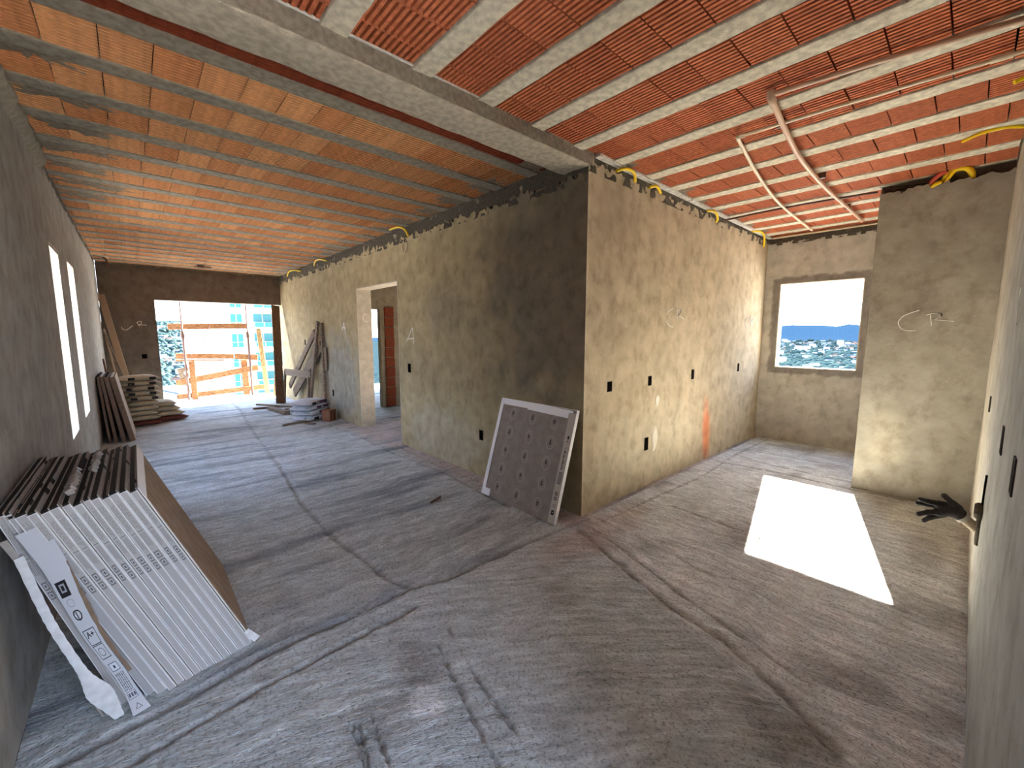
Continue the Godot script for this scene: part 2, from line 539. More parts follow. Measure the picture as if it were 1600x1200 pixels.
	box(dr, Transform3D(Basis(), Vector3(xm, 2.139, -5.667)), Vector3(0.225, 0.012, 1.335))
	struct(put("door_1", done(dr), M.reveal), "pale plastered lining of the doorway in hall partition", "doorway")
	w = core("wall_middle", Vector3(XP + 0.008, -0.1, ZM), Vector3(1, 0, 0), Y, XW - XP, 2.87, Vector3(0, 0, 1), 0.19, [], M.core)
	struct(w, "short partition face of sand coloured plaster in side room", "wall")
	var mt := func(a, _b, p):
		var c := lin(196, 180, 152)
		c = c.lerp(lin(174, 156, 132), blot(p, Vector3(3.0, 2.1, ZM), Vector3(0.5, 0.7, 1)) * 0.45)
		c = c.lerp(lin(204, 194, 170), blot(p, Vector3(3.6, 0.4, ZM), Vector3(1.3, 0.5, 1)) * 0.5)
		c = c.lerp(lin(172, 156, 134), blot(p, Vector3(2.8, 1.7, ZM), Vector3(0.25, 0.6, 1)) * 0.35)
		c = c.lerp(lin(232, 130, 80), clampf(1.25 * (1.0 - Vector2((p.x - 4.86 + (p.y - 0.35) * 0.10) / 0.13, (p.y - 0.34) / 0.46).length()) + 0.25 * n_mid.get_noise_3dv(p * 500.0), 0.0, 0.75))
		return c.lerp(lin(214, 204, 184), smoothstep(0.03, 0.008, a) * 0.6)
	plaster("plaster", w, Vector3(XP, 0, ZM), Vector3(1, 0, 0), Y, XW - XP, 2.738, Vector3(0, 0, 1), [], mt, 0.035, 0.03)
	rough_strip(w, Vector3(XP, 2.76, ZM), Vector3(XW, 2.76, ZM), 0.12, Vector3(0, 0, 1))
	var lg := begin()
	for seg in [[XP + 0.06, 3.05], [3.06, 4.1], [4.12, 5.5], [5.52, XW - 0.02]]:
		box(lg, Transform3D(Basis(), Vector3((seg[0] + seg[1]) / 2.0, 2.757, ZM + 0.03)), Vector3(seg[1] - seg[0], 0.028, 0.05), 0.006)
	struct(put("trim_1", done(lg), M.white_mortar), "white mortar ledge where the joists meet the short partition", "ledge")
	# window wall
	var wh := [[0.38, 1.008, 1.27, 2.14]]
	w = core("wall_window", Vector3(XW, -0.1, -10.9), Vector3(0, 0, 1), Y, 11.1, 3.05, Vector3(-1, 0, 0), 0.15, [[9.09, 1.108, 9.98, 2.24], [4.9, 1.108, 6.5, 2.24]], M.core)  # second hole is an added unseen window that brightens the back room
	struct(w, "end wall of the side room with unglazed square window", "wall")
	plaster("plaster", w, Vector3(XW, 0, -2.19), Vector3(0, 0, 1), Y, 1.56, 2.70, Vector3(-1, 0, 0), wh, func(_a, b, p):
		var c := lin(206, 200, 186)
		var dx := maxf(absf(p.z + 1.365) - 0.445, 0.0)
		var dy := maxf(absf(p.y - 1.574) - 0.566, 0.0)
		var dd := maxf(dx, dy) + 0.035 * n_mid.get_noise_3dv(p * 600.0)
		c = c.lerp(lin(150, 143, 134), 1.0 - smoothstep(0.07, 0.09, dd))
		return c, 0.04, 0.022)
	rough_strip(w, Vector3(XW, 2.76, -2.0), Vector3(XW, 2.76, -0.64), 0.11, Vector3(-1, 0, 0))
	var r2 := begin()
	var xc := XW + 0.079
	box(r2, Transform3D(Basis(), Vector3(xc, 1.574, -1.81 + 0.006)), Vector3(0.162, 1.132, 0.012))
	box(r2, Transform3D(Basis(), Vector3(xc, 1.574, -0.92 - 0.006)), Vector3(0.162, 1.132, 0.012))
	box(r2, Transform3D(Basis(), Vector3(xc, 1.008 + 0.006, -1.365)), Vector3(0.162, 0.012, 0.89))
	box(r2, Transform3D(Basis(), Vector3(xc, 2.134, -1.365)), Vector3(0.162, 0.012, 0.89))
	struct(put("window_1", done(r2), M.reveal), "unglazed square window over the valley with grey mortar surround", "window")
	# the boxed-out stub that stands in front of the window wall
	w = put("wall_stub", box_at(Vector3((4.98 + XW) / 2.0, 1.33, -0.27), Vector3(XW - 4.98, 2.68, 0.75)), M.core)
	struct(w, "square plaster stub wall in front of the window wall", "wall")
	var sc := func(_a, b, p):
		var c := lin(160, 153, 138)
		c = c.lerp(lin(190, 180, 158), blot(p, Vector3(4.97, 0.5, -0.42), Vector3(1, 0.35, 0.2)) * 0.5)
		c = c.lerp(lin(142, 128, 114), blot(p, Vector3(4.97, 1.75, -0.45), Vector3(1, 0.35, 0.35)) * 0.35)
		return c
	plaster("plaster", w, Vector3(4.97, 0, -0.652), Vector3(0, 0, 1), Y, 0.762, 2.70, Vector3(-1, 0, 0), [], sc, 0.03, 0.03)
	plaster("plaster", w, Vector3(4.97, 0, -0.652), Vector3(1, 0, 0), Y, XW - 4.97, 2.70, Vector3(0, 0, -1), [], sc, 0.03, 0.05)
	rough_strip(w, Vector3(5.0, 2.745, -0.65), Vector3(5.0, 2.745, ZR), 0.10, Vector3(-1, 0, 0))
	# right wall, right beside the camera
	w = core("wall_right", Vector3(0.80, -0.1, ZR), Vector3(1, 0, 0), Y, 5.90, 3.05, Vector3(0, 0, -1), 0.15, [], M.core)
	struct(w, "right plastered wall close beside the viewer", "wall")
	plaster("plaster", w, Vector3(0.80, 0, ZR), Vector3(1, 0, 0), Y, 4.18, 2.72, Vector3(0, 0, -1), [], func(_a, b, p):
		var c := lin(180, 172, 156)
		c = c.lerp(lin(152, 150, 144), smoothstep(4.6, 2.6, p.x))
		return c, 0.035)
	rough_strip(w, Vector3(1.22, 2.765, ZR), Vector3(5.0, 2.765, ZR), 0.09, Vector3(0, 0, -1))
	# unseen space behind the viewer; its wide opening is added and sized for light
	w = core("wall_side", Vector3(1.222, -0.1, ZR + 0.16), Vector3(0, 0, 1), Y, 1.49, 3.05, Vector3(-1, 0, 0), 0.15, [], M.core)
	struct(w, "side wall of the space behind the viewer", "wall")
	w = core("wall_back", Vector3(XL - 0.15, -0.1, 1.6), Vector3(1, 0, 0), Y, 1.93, 3.05, Vector3(0, 0, -1), 0.15, [[0.45, 0.0, 1.76, 2.75]], M.core)
	struct(w, "unseen outer wall behind the viewer, its wide opening sized for light", "wall")
	# rooms behind the partition
	var ih := [[0.12, 0.0, 0.83, 1.95]]
	w = core("wall_inner", Vector3(2.78, -0.1, -7.83), Vector3(1, 0, 0), Y, XW - 2.78, 2.9, Vector3(0, 0, 1), 0.12, [[0.12, 0.0, 0.83, 2.05]], M.core)
	struct(w, "inner wall seen through the doorway, partly bare red brick", "wall")
	plaster("plaster", w, Vector3(2.78, 0, -7.83), Vector3(1, 0, 0), Y, XW - 2.78, 2.7, Vector3(0, 0, 1), [[0.12, 0.0, 0.83, 1.95], [0.92, 0.0, 1.10, 2.0]], func(_a, b, p): return lin(150, 136, 112), 0.05, 0.06)
	for k in 10:
		put("brick", box_at(Vector3(3.79, 0.10 + 0.2 * k, -7.825 + 0.01 * sin(k * 2.3)), Vector3(0.19, 0.185, 0.05), 0.006), M.brick, w)
	w = core("wall_facade", Vector3(2.78, -0.1, ZF), Vector3(1, 0, 0), Y, XW - 2.78, 3.05, Vector3(0, 0, 1), 0.17, [[0.9, 0.0, 2.9, 2.22]], M.core)
	struct(w, "outer wall of the room behind the doorway, open to the balcony", "wall")

# ---------------------------------------------------------------- floor
const SEAMS := [
	# x, z, x, z ... then depth in mm and half width in m
	[[1.45, -10.6, 1.43, -9.47, 1.21, -6.87, 1.07, -4.73, 0.97, -3.8, 0.95, -2.97, 0.99, -2.6, 1.01, -2.22, 1.064, -2.047], 9.0, 0.03],
	[[1.064, -2.047, 0.758, -2.03, 0.57, -2.04, 0.296, -2.04, -0.05, -1.98, -0.41, -1.95], 10.0, 0.03],
	[[1.0, -1.88, 0.70, -1.87, 0.26, -1.85, -0.1, -1.80, -0.41, -1.75], 9.0, 0.022],
	[[1.064, -2.047, 1.28, -1.98, 1.79, -1.97, 2.3, -1.952, 2.56, -1.93], 9.0, 0.03],
	[[2.345, -1.84, 2.2, -1.434, 2.02, -0.952, 1.98, -0.674, 1.85, -0.4, 1.71, -0.2], 11.0, 0.035],
	[[2.45, -1.82, 2.34, -1.42, 2.16, -0.95, 2.08, -0.66, 1.98, -0.36], 6.0, 0.02],
	[[2.25, -6.9, 2.217, -6.64, 2.31, -5.87, 2.265, -4.75, 2.34, -3.58, 2.287, -3.06, 2.25, -2.5], 8.0, 0.025],
	[[2.5, -6.76, 2.52, -5.69, 2.42, -3.95, 2.44, -3.2, 2.43, -2.4], 7.0, 0.022],
	[[2.6, -1.82, 3.2, -1.80, 4.24, -1.75, 5.35, -1.82, 6.5, -1.80], 6.0, 0.02],
	[[4.9, -1.86, 4.95, -1.4, 4.93, -0.66, 4.95, 0.1], 7.0, 0.03],
	[[5.35, -1.8, 5.2, -1.4, 5.15, -0.66], 5.0, 0.02],
	[[3.3, -1.6, 3.25, -1.0, 3.1, -0.6, 3.15, -0.2], 5.0, 0.02],
	[[0.95, -1.55, 0.86, -1.22, 0.80, -0.95], 8.0, 0.014],
	[[1.05, -1.62, 0.97, -1.30, 0.93, -1.0], 7.0, 0.014],
	[[0.50, -1.42, 0.47, -1.22, 0.46, -1.02], 11.0, 0.012],
	[[0.56, -1.42, 0.53, -1.22, 0.50, -1.0], 11.0, 0.012],
	[[2.55, -1.2, 2.5, -1.05, 2.5, -0.9, 2.6, -0.78], 5.0, 0.012],
]

func seam_depth(x: float, z: float) -> Vector2:
	# (height change, crumbling 0..1) from the joints and gouges in the screed
	var hgt := 0.0
	var dirt := 0.0
	var wob := n_mid.get_noise_2d(x * 420.0, z * 420.0) * 0.016 + n_small.get_noise_2d(x * 1500.0, z * 1500.0) * 0.010
	for s in SEAMS:
		var pts: Array = s[0]
		var w: float = s[2] * 0.6
		var k := 0
		while k < pts.size() - 3:
			var ax: float = pts[k]
			var az: float = pts[k + 1]
			var bx: float = pts[k + 2]
			var bz: float = pts[k + 3]
			k += 2
			if x < minf(ax, bx) - 0.15 or x > maxf(ax, bx) + 0.15 or z < minf(az, bz) - 0.15 or z > maxf(az, bz) + 0.15:
				continue
			var dx := bx - ax
			var dz := bz - az
			var t := clampf(((x - ax) * dx + (z - az) * dz) / (dx * dx + dz * dz), 0.0, 1.0)
			var d := Vector2(x - ax - dx * t, z - az - dz * t).length() + wob
			if d < w * 3.5:
				var e := d / w
				hgt = minf(hgt, -s[1] * 0.0013 * exp(-e * e * 1.6)) if e < 1.3 else hgt
				if e >= 1.0:
					hgt = maxf(hgt, s[1] * 0.00028 * exp(-(e - 1.7) * (e - 1.7) * 2.0)) if hgt >= 0.0 else hgt
				dirt = maxf(dirt, exp(-e * e * 1.2))
	return Vector2(hgt, dirt)

func ridge_x(z: float) -> float:
	return 1.71 + (-0.2 - z) * 0.38

# part 0: the hall, drawn across; 1: the foreground, dragged in wide arcs; 2: the side room, drawn lengthwise
func floor_patch(parent: Node, part: int, x0: float, x1: float, z0: float, z1: float, step: float) -> void:
	var nu := int(ceil((x1 - x0) / step)) + 1
	var nv := int(ceil((z1 - z0) / step)) + 1
	var pos := PackedVector3Array()
	var col := PackedColorArray()
	var uvs := PackedVector2Array()
	pos.resize(nu * nv)
	col.resize(nu * nv)
	uvs.resize(nu * nv)
	var grey := lin(214, 221, 221)
	var pale := lin(250, 255, 255)
	var brown := lin(164, 163, 158)
	var red := lin(206, 188, 178)
	var cool := lin(208, 216, 220)
	for j in nv:
		var z := lerpf(z0, z1, float(j) / (nv - 1))
		for i in nu:
			var t := float(i) / (nu - 1)
			var x := lerpf(x0, x1, t)
			if part == 1:
				x = lerpf(x0, minf(x1, ridge_x(z)), t)
			elif part == 2:
				x = lerpf(maxf(x0, ridge_x(z)), x1, t)
			var warp := n_big.get_noise_2d(x * 90.0, z * 90.0)
			var streak := 0.0
			match part:
				0:
					streak = n_small.get_noise_2d(x * 70.0, (z + warp * 0.12) * 1100.0) * 0.6 + n_small.get_noise_2d(x * 160.0 + 50.0, (z + warp * 0.1) * 2600.0) * 0.4
					uvs[j * nu + i] = Vector2(x * 0.55, (z + warp * 0.12) * 1.6)
				1:
					var rr := Vector2(x + 0.9, z - 1.9).length() + warp * 0.06
					var th := atan2(z - 1.9, x + 0.9)
					streak = n_small.get_noise_2d(rr * 1900.0, th * 160.0) * 0.6 + n_small.get_noise_2d(rr * 3800.0, th * 300.0) * 0.4
					uvs[j * nu + i] = Vector2(th * 1.9, rr * 1.7)
				2:
					streak = n_small.get_noise_2d((x + warp * 0.1) * 1100.0, z * 70.0) * 0.6 + n_small.get_noise_2d((x + warp * 0.1) * 2600.0, z * 150.0) * 0.4
					uvs[j * nu + i] = Vector2(z * 0.55, (x + warp * 0.1) * 1.6)
			var hall := 1.0 if part == 0 else 0.0
			var side := 1.0 if part == 2 else 0.0
			var rough := n_small.get_noise_2d(x * 2600.0, z * 2600.0)
			var patch := n_mid.get_noise_2d(x * 110.0, z * 110.0)
			var sd := seam_depth(x, z)
			var crumble := clampf(patch * 2.0 - 0.25, 0.0, 1.0) * (1.0 - 0.6 * hall)
			var edge := smoothstep(0.0, 0.05, absf(x - ridge_x(z))) if part > 0 else 1.0
			edge *= smoothstep(0.0, 0.05, absf(z + 1.95))
			var y := streak * 0.0052 * edge * (1.0 - 0.25 * hall) + rough * (0.0020 + 0.0035 * crumble + 0.004 * sd.y) + n_big.get_noise_2d(x * 40.0, z * 40.0) * 0.004 + sd.x
			pos[j * nu + i] = Vector3(x, y, z)
			var k := grey
			k = k.lerp(pale, clampf(side * 0.75 + 0.25 * n_big.get_noise_2d(x * 70.0 + 9.0, z * 70.0), 0.0, 1.0))
			k = k.lerp(cool, hall * clampf(0.6 * n_big.get_noise_2d(x * 30.0, z * 160.0) + 0.40 * smoothstep(-3.0, -5.0, z), 0.0, 0.85))
			k = k.lerp(brown, clampf(0.8 * crumble + 0.75 * sd.y + 0.5 * maxf(0.0, n_mid.get_noise_2d(x * 70.0 + 31.0, z * 260.0)), 0.0, 0.85))
			k = k.lerp(red, hall * smoothstep(2.2, 2.5, x + 0.06 * patch) * smoothstep(-7.2, -6.5, z) * 0.75)
			k = k.lerp(red, 0.5 * (1.0 - hall) * blot(Vector3(x, 0, z), Vector3(2.5, 0, -1.75), Vector3(0.9, 1, 0.25)))
			k = k.lerp(brown, blot(Vector3(x, 0, z), Vector3(3.9, 0, -0.1), Vector3(0.6, 1, 0.16)) * 0.5)
			k = k.lerp(lin(120, 126, 138), hall * 0.75 * clampf(n_mid.get_noise_2d(x * 60.0 - 77.0, z * 300.0) * 1.8 - 0.10, 0.0, 1.0))
			var f := 1.0 + 0.34 * streak * edge + 0.14 * rough + 0.14 * patch
			k = Color(k.r * f, k.g * f, k.b * f)
			k = k.lerp(Color(1.0, 1.0, 1.0), blot(Vector3(x, 0, z), Vector3(0.756, 0, -1.33), Vector3(0.085, 1, 0.13)) * (0.8 + 0.2 * rough))  # small pool of light painted into the floor colour
			col[j * nu + i] = k
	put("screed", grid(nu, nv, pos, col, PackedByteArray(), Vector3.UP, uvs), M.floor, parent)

func build_floor() -> void:
	var s := begin()
	box(s, Transform3D(Basis(), Vector3(3.07, -0.095, -5.04)), Vector3(7.26, 0.15, 13.58))
	var f := put("floor", done(s), M.slab)
	struct(f, "rough grey cement screed floor with trowel streaks and joints", "floor")
	floor_patch(f, 0, XL, XP, -5.0, -1.95, 0.014)
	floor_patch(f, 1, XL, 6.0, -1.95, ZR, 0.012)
	floor_patch(f, 2, 1.0, XW, -1.95, ZR, 0.014)
	floor_patch(f, 0, XL, 1.24, ZR, 1.75, 0.05)
	floor_patch(f, 0, XL, XP, ZF - 0.2, -5.0, 0.03)
	floor_patch(f, 0, XP, XW, ZF - 0.2, -1.95, 0.06)
	floor_patch(f, 0, XL, XW, -11.83, ZF - 0.2, 0.05)

# ---------------------------------------------------------------- ceiling
func tile_mesh(lx: float, lz: float, grooves: int, sd: int, dust_shade := 0.0, ridge := 0.34) -> ArrayMesh:
	# a clay slab-filler block seen from below: ribs along x, a recessed groove between two ribs
	rng.seed = sd
	var pr := []
	var p := lz / grooves
	for g in grooves:
		var z0 := -lz / 2 + p * g
		var dz := 0.015 + rng.randf() * 0.003
		pr.append_array([Vector2(z0 + p * 0.08, 0.0), Vector2(z0 + p * (0.08 + ridge), 0.0), Vector2(z0 + p * (0.16 + ridge), dz), Vector2(z0 + p * 0.98, dz)])
	pr.insert(0, Vector2(-lz / 2, 0.0))
	pr[-1] = Vector2(lz / 2, 0.0)
	var s := begin()
	var up := Vector3(0, 0.2, 0)
	for i in pr.size() - 1:
		var a := Vector3(-lx / 2, pr[i].y, pr[i].x)
		var b := Vector3(lx / 2, pr[i].y, pr[i].x)
		var c := Vector3(lx / 2, pr[i + 1].y, pr[i + 1].x)
		var d := Vector3(-lx / 2, pr[i + 1].y, pr[i + 1].x)
		# cement-dusted ribs stay pale; groove shade is put into the colour too
		var rib := 1.0 if pr[i].y == 0.0 and pr[i + 1].y == 0.0 else 1.0 - dust_shade
		s.set_color(Color(rib, rib * (0.6 + 0.4 * rib), rib * (0.5 + 0.5 * rib)))
		quado(s, a, b, c, d, up + Vector3(0, 0, pr[i].x))
	s.set_color(Color(1.0 - dust_shade, 1.0 - dust_shade, 1.0 - dust_shade))
	for sx in [-1, 1]:
		var x: float = lx / 2 * sx
		quado(s, Vector3(x, 0, -lz / 2), Vector3(x, 0, lz / 2), Vector3(x, 0.07, lz / 2), Vector3(x, 0.07, -lz / 2), Vector3(0, 0.03, 0))
		var z: float = lz / 2 * sx
		quado(s, Vector3(-lx / 2, 0, z), Vector3(lx / 2, 0, z), Vector3(lx / 2, 0.07, z), Vector3(-lx / 2, 0.07, z), Vector3(0, 0.03, 0))
	return done(s)

func joist_mesh(a: Vector3, b: Vector3, sd: int) -> ArrayMesh:
	# a precast joist, its soffit 12 cm wide, with slightly uneven arrises
	var l := a.distance_to(b)
	var n := int(l / 0.06) + 2
	var dir := (b - a) / l
	var w := dir.cross(Vector3.UP)
	var pos := PackedVector3Array()
	var prof := [[-0.058, 0.05], [-0.06, 0.006], [-0.052, 0.0], [0.0, 0.001], [0.052, 0.0], [0.06, 0.006], [0.058, 0.05]]
	for j in n:
		for q in prof:
			var p: Vector3 = a + dir * (l * j / (n - 1)) + w * q[0] + Vector3.UP * q[1]
			p += (w * signf(q[0]) * 0.004 + Vector3.DOWN * 0.0025) * n_small.get_noise_3d(p.x * 500.0, p.z * 500.0, sd * 9.0 + q[0] * 400.0)
			pos.append(p)
	return grid(7, n, pos, PackedColorArray(), PackedByteArray(), Vector3.DOWN)

func smear(parent: Node, at: Vector3, rx: float, rz: float, sd: int) -> void:
	# mortar smeared over the tiles, a ragged skin a few millimetres thick
	var n := 26
	var s := begin()
	var ring := []
	for k in n:
		var a := TAU * k / n
		var f := 0.75 + 0.7 * n_jag.get_noise_2d(cos(a) * 160.0 + sd * 37.0, sin(a) * 160.0)
		ring.append(at + Vector3(cos(a) * rx * f, 0.006, sin(a) * rz * f))
	for k in n:
		var m1: Vector3 = at.lerp(ring[k], 0.75) - Vector3(0, 0.0045, 0)
		var m2: Vector3 = at.lerp(ring[(k + 1) % n], 0.75) - Vector3(0, 0.0045, 0)
		trio(s, at, m1, m2, at + Vector3.UP)
		quado(s, m1, m2, ring[(k + 1) % n], ring[k], at + Vector3.UP)
	put("mortar_smear", done(s), M.smear, parent)

func build_ceiling() -> void:
	var slab := put("ceiling", box_at(Vector3(3.07, 2.93, -4.63), Vector3(7.26, 0.16, 12.8)), M.slab)
	struct(slab, "hall ceiling of orange ribbed clay tiles between grey concrete joists", "ceiling")
	var t0 := tile_mesh(0.183, 0.312, 11, 1, 0.34)
	var t1 := tile_mesh(0.184, 0.312, 11, 2, 0.26)
	var far := begin()
	# hall: joists along x
	for k in 19:
		var z := -2.56 - 0.4345 * k
		if z > -10.66:
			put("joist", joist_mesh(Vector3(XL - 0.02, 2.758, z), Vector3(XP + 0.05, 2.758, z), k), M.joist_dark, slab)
	rng.seed = 77
	for row in range(-1, 19):
		var zc := -2.56 - 0.4345 * row - 0.2172
		var off := -0.031 + (rng.randf() - 0.5) * 0.05
		if row < 0:
			off = 0.02
		for c in range(-3, 15):
			var xc := off + 0.1873 * c + 0.0936
			if xc < XL - 0.08 or xc > XP + 0.07:
				continue
			var m: Material = M.orange[rng.randi() % 6]
			if row < 0:
				m = M.deep_red
			var xf := Transform3D(Basis(Vector3.UP, (rng.randf() - 0.5) * 0.012) * Basis().scaled(Vector3(1.022 if row < 0 else 1.0, 1, 1)), Vector3(xc, YC + rng.randf() * 0.004, zc))
			if row < 16:
				put("tile", t0 if rng.randf() < 0.5 else t1, m, slab, xf)
			elif zc > ZF - 0.1:
				far.append_from(t0, 0, xf)
	var fo := put("far_tiles", done(far), M.orange[2], slab)
	fo.set_meta("kind", "stuff")
	for k in 7:
		smear(slab, Vector3(XL + 0.16 + 0.05 * (k % 3), 2.7655, -3.05 - 0.46 * k), 0.24 + 0.05 * (k % 2), 0.17, k)
	for k in 16:
		smear(slab, Vector3(XP - 0.10, 2.7655, -2.5 - 0.52 * k), 0.16 + 0.06 * ((k * 7) % 3), 0.20, 30 + k)
	# beam between the two ceilings
	var pos := PackedVector3Array()
	var nb := 90
	var prof := [[-1.985, 2.80], [-1.985, 2.74], [-1.987, 2.69], [-2.0, 2.678], [-2.06, 2.676], [-2.12, 2.678], [-2.18, 2.677], [-2.236, 2.678], [-2.25, 2.69], [-2.25, 2.80]]
	for j in nb:
		var x := lerpf(XL - 0.02, XP + 0.06, float(j) / (nb - 1))
		for q in prof:
			var p := Vector3(x, q[1], q[0])
			pos.append(p + Vector3(0, 0.006, 0.004) * n_small.get_noise_3dv(p * 420.0))
	var bm := put("beam", grid(prof.size(), nb, pos, PackedColorArray(), PackedByteArray(), Vector3(0, -1, 0.4)), M.beam)
	struct(bm, "rough concrete beam crossing the ceiling between hall and side room", "beam")
	var side := PackedVector3Array()
	for j in 12:
		for i in 220:
			var p := Vector3(lerpf(XL, XP + 0.03, i / 219.0), lerpf(2.682, 2.792, j / 11.0), -1.978)
			side.append(p + Vector3(0, 0, 0.006) * (n_small.get_noise_3dv(p * 1800.0) + n_mid.get_noise_3dv(p * 700.0)))
	put("rough_face", grid(220, 12, side, PackedColorArray(), PackedByteArray(), Vector3(0, 0, 1)), M.beam_rough, bm)
	var wl := begin()
	box(wl, Transform3D(Basis(), Vector3(0.95, 2.768, -1.968)), Vector3(1.3, 0.010, 0.012), 0.002)
	put("mortar_line", done(wl), M.white_mortar, bm)
	# side room: joists along z
	var c2 := put("ceiling", box_at(Vector3(3.07, 2.843, -0.94), Vector3(7.26, 0.012, 2.1)), M.slab)
	struct(c2, "side room ceiling of red ribbed clay tiles between pale concrete joists", "ceiling")
	var xs := [-0.13, 0.30, 0.75, 1.184, 1.594, 2.012, 2.43, 2.86, 3.315, 3.725, 4.175, 4.615, 5.06, 5.46, 5.885, 6.31]
	for k in xs.size():
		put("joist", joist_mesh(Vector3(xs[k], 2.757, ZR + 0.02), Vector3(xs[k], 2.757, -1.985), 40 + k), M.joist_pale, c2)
	var q0 := tile_mesh(0.193, 0.312, 11, 3, 0.10, 0.54)
	var q1 := tile_mesh(0.194, 0.312, 12, 4, 0.10, 0.56)
	var turn := Basis(Vector3.UP, PI / 2)
	for k in range(-1, xs.size()):
		var xa: float = xs[k] if k >= 0 else xs[0] - 0.43
		var xb: float = xs[k + 1] if k + 1 < xs.size() else xs[k] + 0.43
		var off := -1.05 + (rng.randf() - 0.5) * 0.02
		if rng.randf() < 0.25:
			off += 0.07
		for c in range(-6, 7):
			var zc := off + 0.2 * c + 0.1
			if zc < -2.05 or zc > ZR + 0.06:
				continue
			var sc := (xb - xa - 0.108) / 0.312
			var b := Basis(Vector3.UP, PI / 2 + (rng.randf() - 0.5) * 0.014) * Basis().scaled(Vector3(1, 1, sc))
			put("tile", q0 if rng.randf() < 0.6 else q1, M.red[rng.randi() % 6], c2, Transform3D(b, Vector3((xa + xb) / 2, YC + rng.randf() * 0.005, zc)))
	for k in 8:
		smear(c2, Vector3(2.95 + 0.44 * k, 2.7655, -1.93), 0.15, 0.10 + 0.05 * (k % 3), 60 + k)

# ---------------------------------------------------------------- cardboard print
func card_print(sd: int) -> Image:
	# grey print on the white edge of a cardboard box: lines of small type and two square signs
	var im := Image.create(48, 640, false, Image.FORMAT_RGB8)
	rng.seed = sd
	var base := Color(0.68, 0.665, 0.655)
	im.fill(base)
	for y in 640:
		for x in [0, 1, 46, 47]:
			im.set_pixel(x, y, Color(0.97, 0.97, 0.98) if (y / 3) % 2 == 0 or x < 2 else Color(0.85, 0.85, 0.86))
	for line in 4:
		var x := 8 + line * 8
		var y := 14 + rng.randi() % 20
		while y < 110:
			var l := 4 + rng.randi() % 14
			im.fill_rect(Rect2i(x, y, 4, l), Color(0.56, 0.54, 0.53))
			y += l + 3
	im.fill_rect(Rect2i(6, 124, 34, 2), Color(0.45, 0.45, 0.45))
	for line in 3:
		im.fill_rect(Rect2i(10 + line * 10, 132, 5, 40 + rng.randi() % 18), Color(0.58, 0.56, 0.55))
	for k in 2:
		var y := 200 + k * 30
		im.fill_rect(Rect2i(8, y, 30, 24), Color(0.44, 0.42, 0.41))
		im.fill_rect(Rect2i(12, y + 4, 22, 16), Color(0.70, 0.70, 0.71))
		im.fill_rect(Rect2i(18, y + 8, 10, 8), Color(0.36, 0.35, 0.35))
	return im

func arrow_print() -> Image:
	# tile back: dark ribbed grey brown with rows of faint moulded arrows
	var n := 512
	var im := Image.create(n, n, false, Image.FORMAT_RGB8)
	for y in n:
		for x in n:
			var v := 0.54 + 0.02 * sin((x + y) * 0.9) + 0.05 * n_mid.get_noise_2d(x * 1.6, y * 1.6) + 0.03 * n_small.get_noise_2d(x * 30.0, y * 30.0)
			im.set_pixel(x, y, Color(v * 1.06, v * 0.99, v * 0.93))
	for r in 5:
		for c in 3:
			var cx := 105 + c * 145
			var cy := 70 + r * 96
			var up := (r + c) % 2 == 0
			for a in 80:
				var t := TAU * a / 80
				var px := cx + cos(t) * 22
				var py := cy + sin(t) * 30
				im.fill_rect(Rect2i(int(px), int(py), 3, 3), Color(0.72, 0.66, 0.62))
			for k in 20:
				im.fill_rect(Rect2i(cx - 4, cy - 12 + k, 8, 1), Color(0.31, 0.275, 0.265))
			for k in 10:
				var yy := cy + 8 - k if not up else cy - 12 + k
				im.fill_rect(Rect2i(cx - k, yy + (4 if not up else 0), 2 * k, 1), Color(0.31, 0.275, 0.265))
	return im

func side_print() -> Image:
	# the printed lip of the single box: type, a stripe pattern, small signs
	var im := Image.create(48, 640, false, Image.FORMAT_RGB8)
	im.fill(Color(0.76, 0.72, 0.67))
	rng.seed = 5
	im.fill_rect(Rect2i(22, 132, 14, 20), Color(0.25, 0.23, 0.22))
	im.fill_rect(Rect2i(24, 160, 10, 10), Color(0.45, 0.42, 0.40))
	for y in range(200, 330):
		if rng.randf() < 0.55:
			im.fill_rect(Rect2i(14 + rng.randi() % 6, y, 8 + rng.randi() % 16, 1), Color(0.32, 0.29, 0.28))
	im.fill_rect(Rect2i(12, 345, 28, 70), Color(0.48, 0.44, 0.42))
	im.fill_rect(Rect2i(18, 350, 4, 60), Color(0.72, 0.68, 0.64))
	im.fill_rect(Rect2i(28, 350, 4, 60), Color(0.72, 0.68, 0.64))
	for k in 2:
		im.fill_rect(Rect2i(14, 460 + k * 28, 22, 20), Color(0.34, 0.31, 0.30))
		im.fill_rect(Rect2i(19, 465 + k * 28, 12, 10), Color(0.70, 0.66, 0.62))
	for a in 60:
		var t := TAU * a / 60
		im.fill_rect(Rect2i(int(25 + cos(t) * 8), int(540 + sin(t) * 8), 2, 2), Color(0.3, 0.28, 0.27))
	im.fill_rect(Rect2i(14, 566, 22, 26), Color(0.08, 0.07, 0.07))
	im.fill_rect(Rect2i(20, 574, 10, 9), Color(0.6, 0.57, 0.54))
	return im

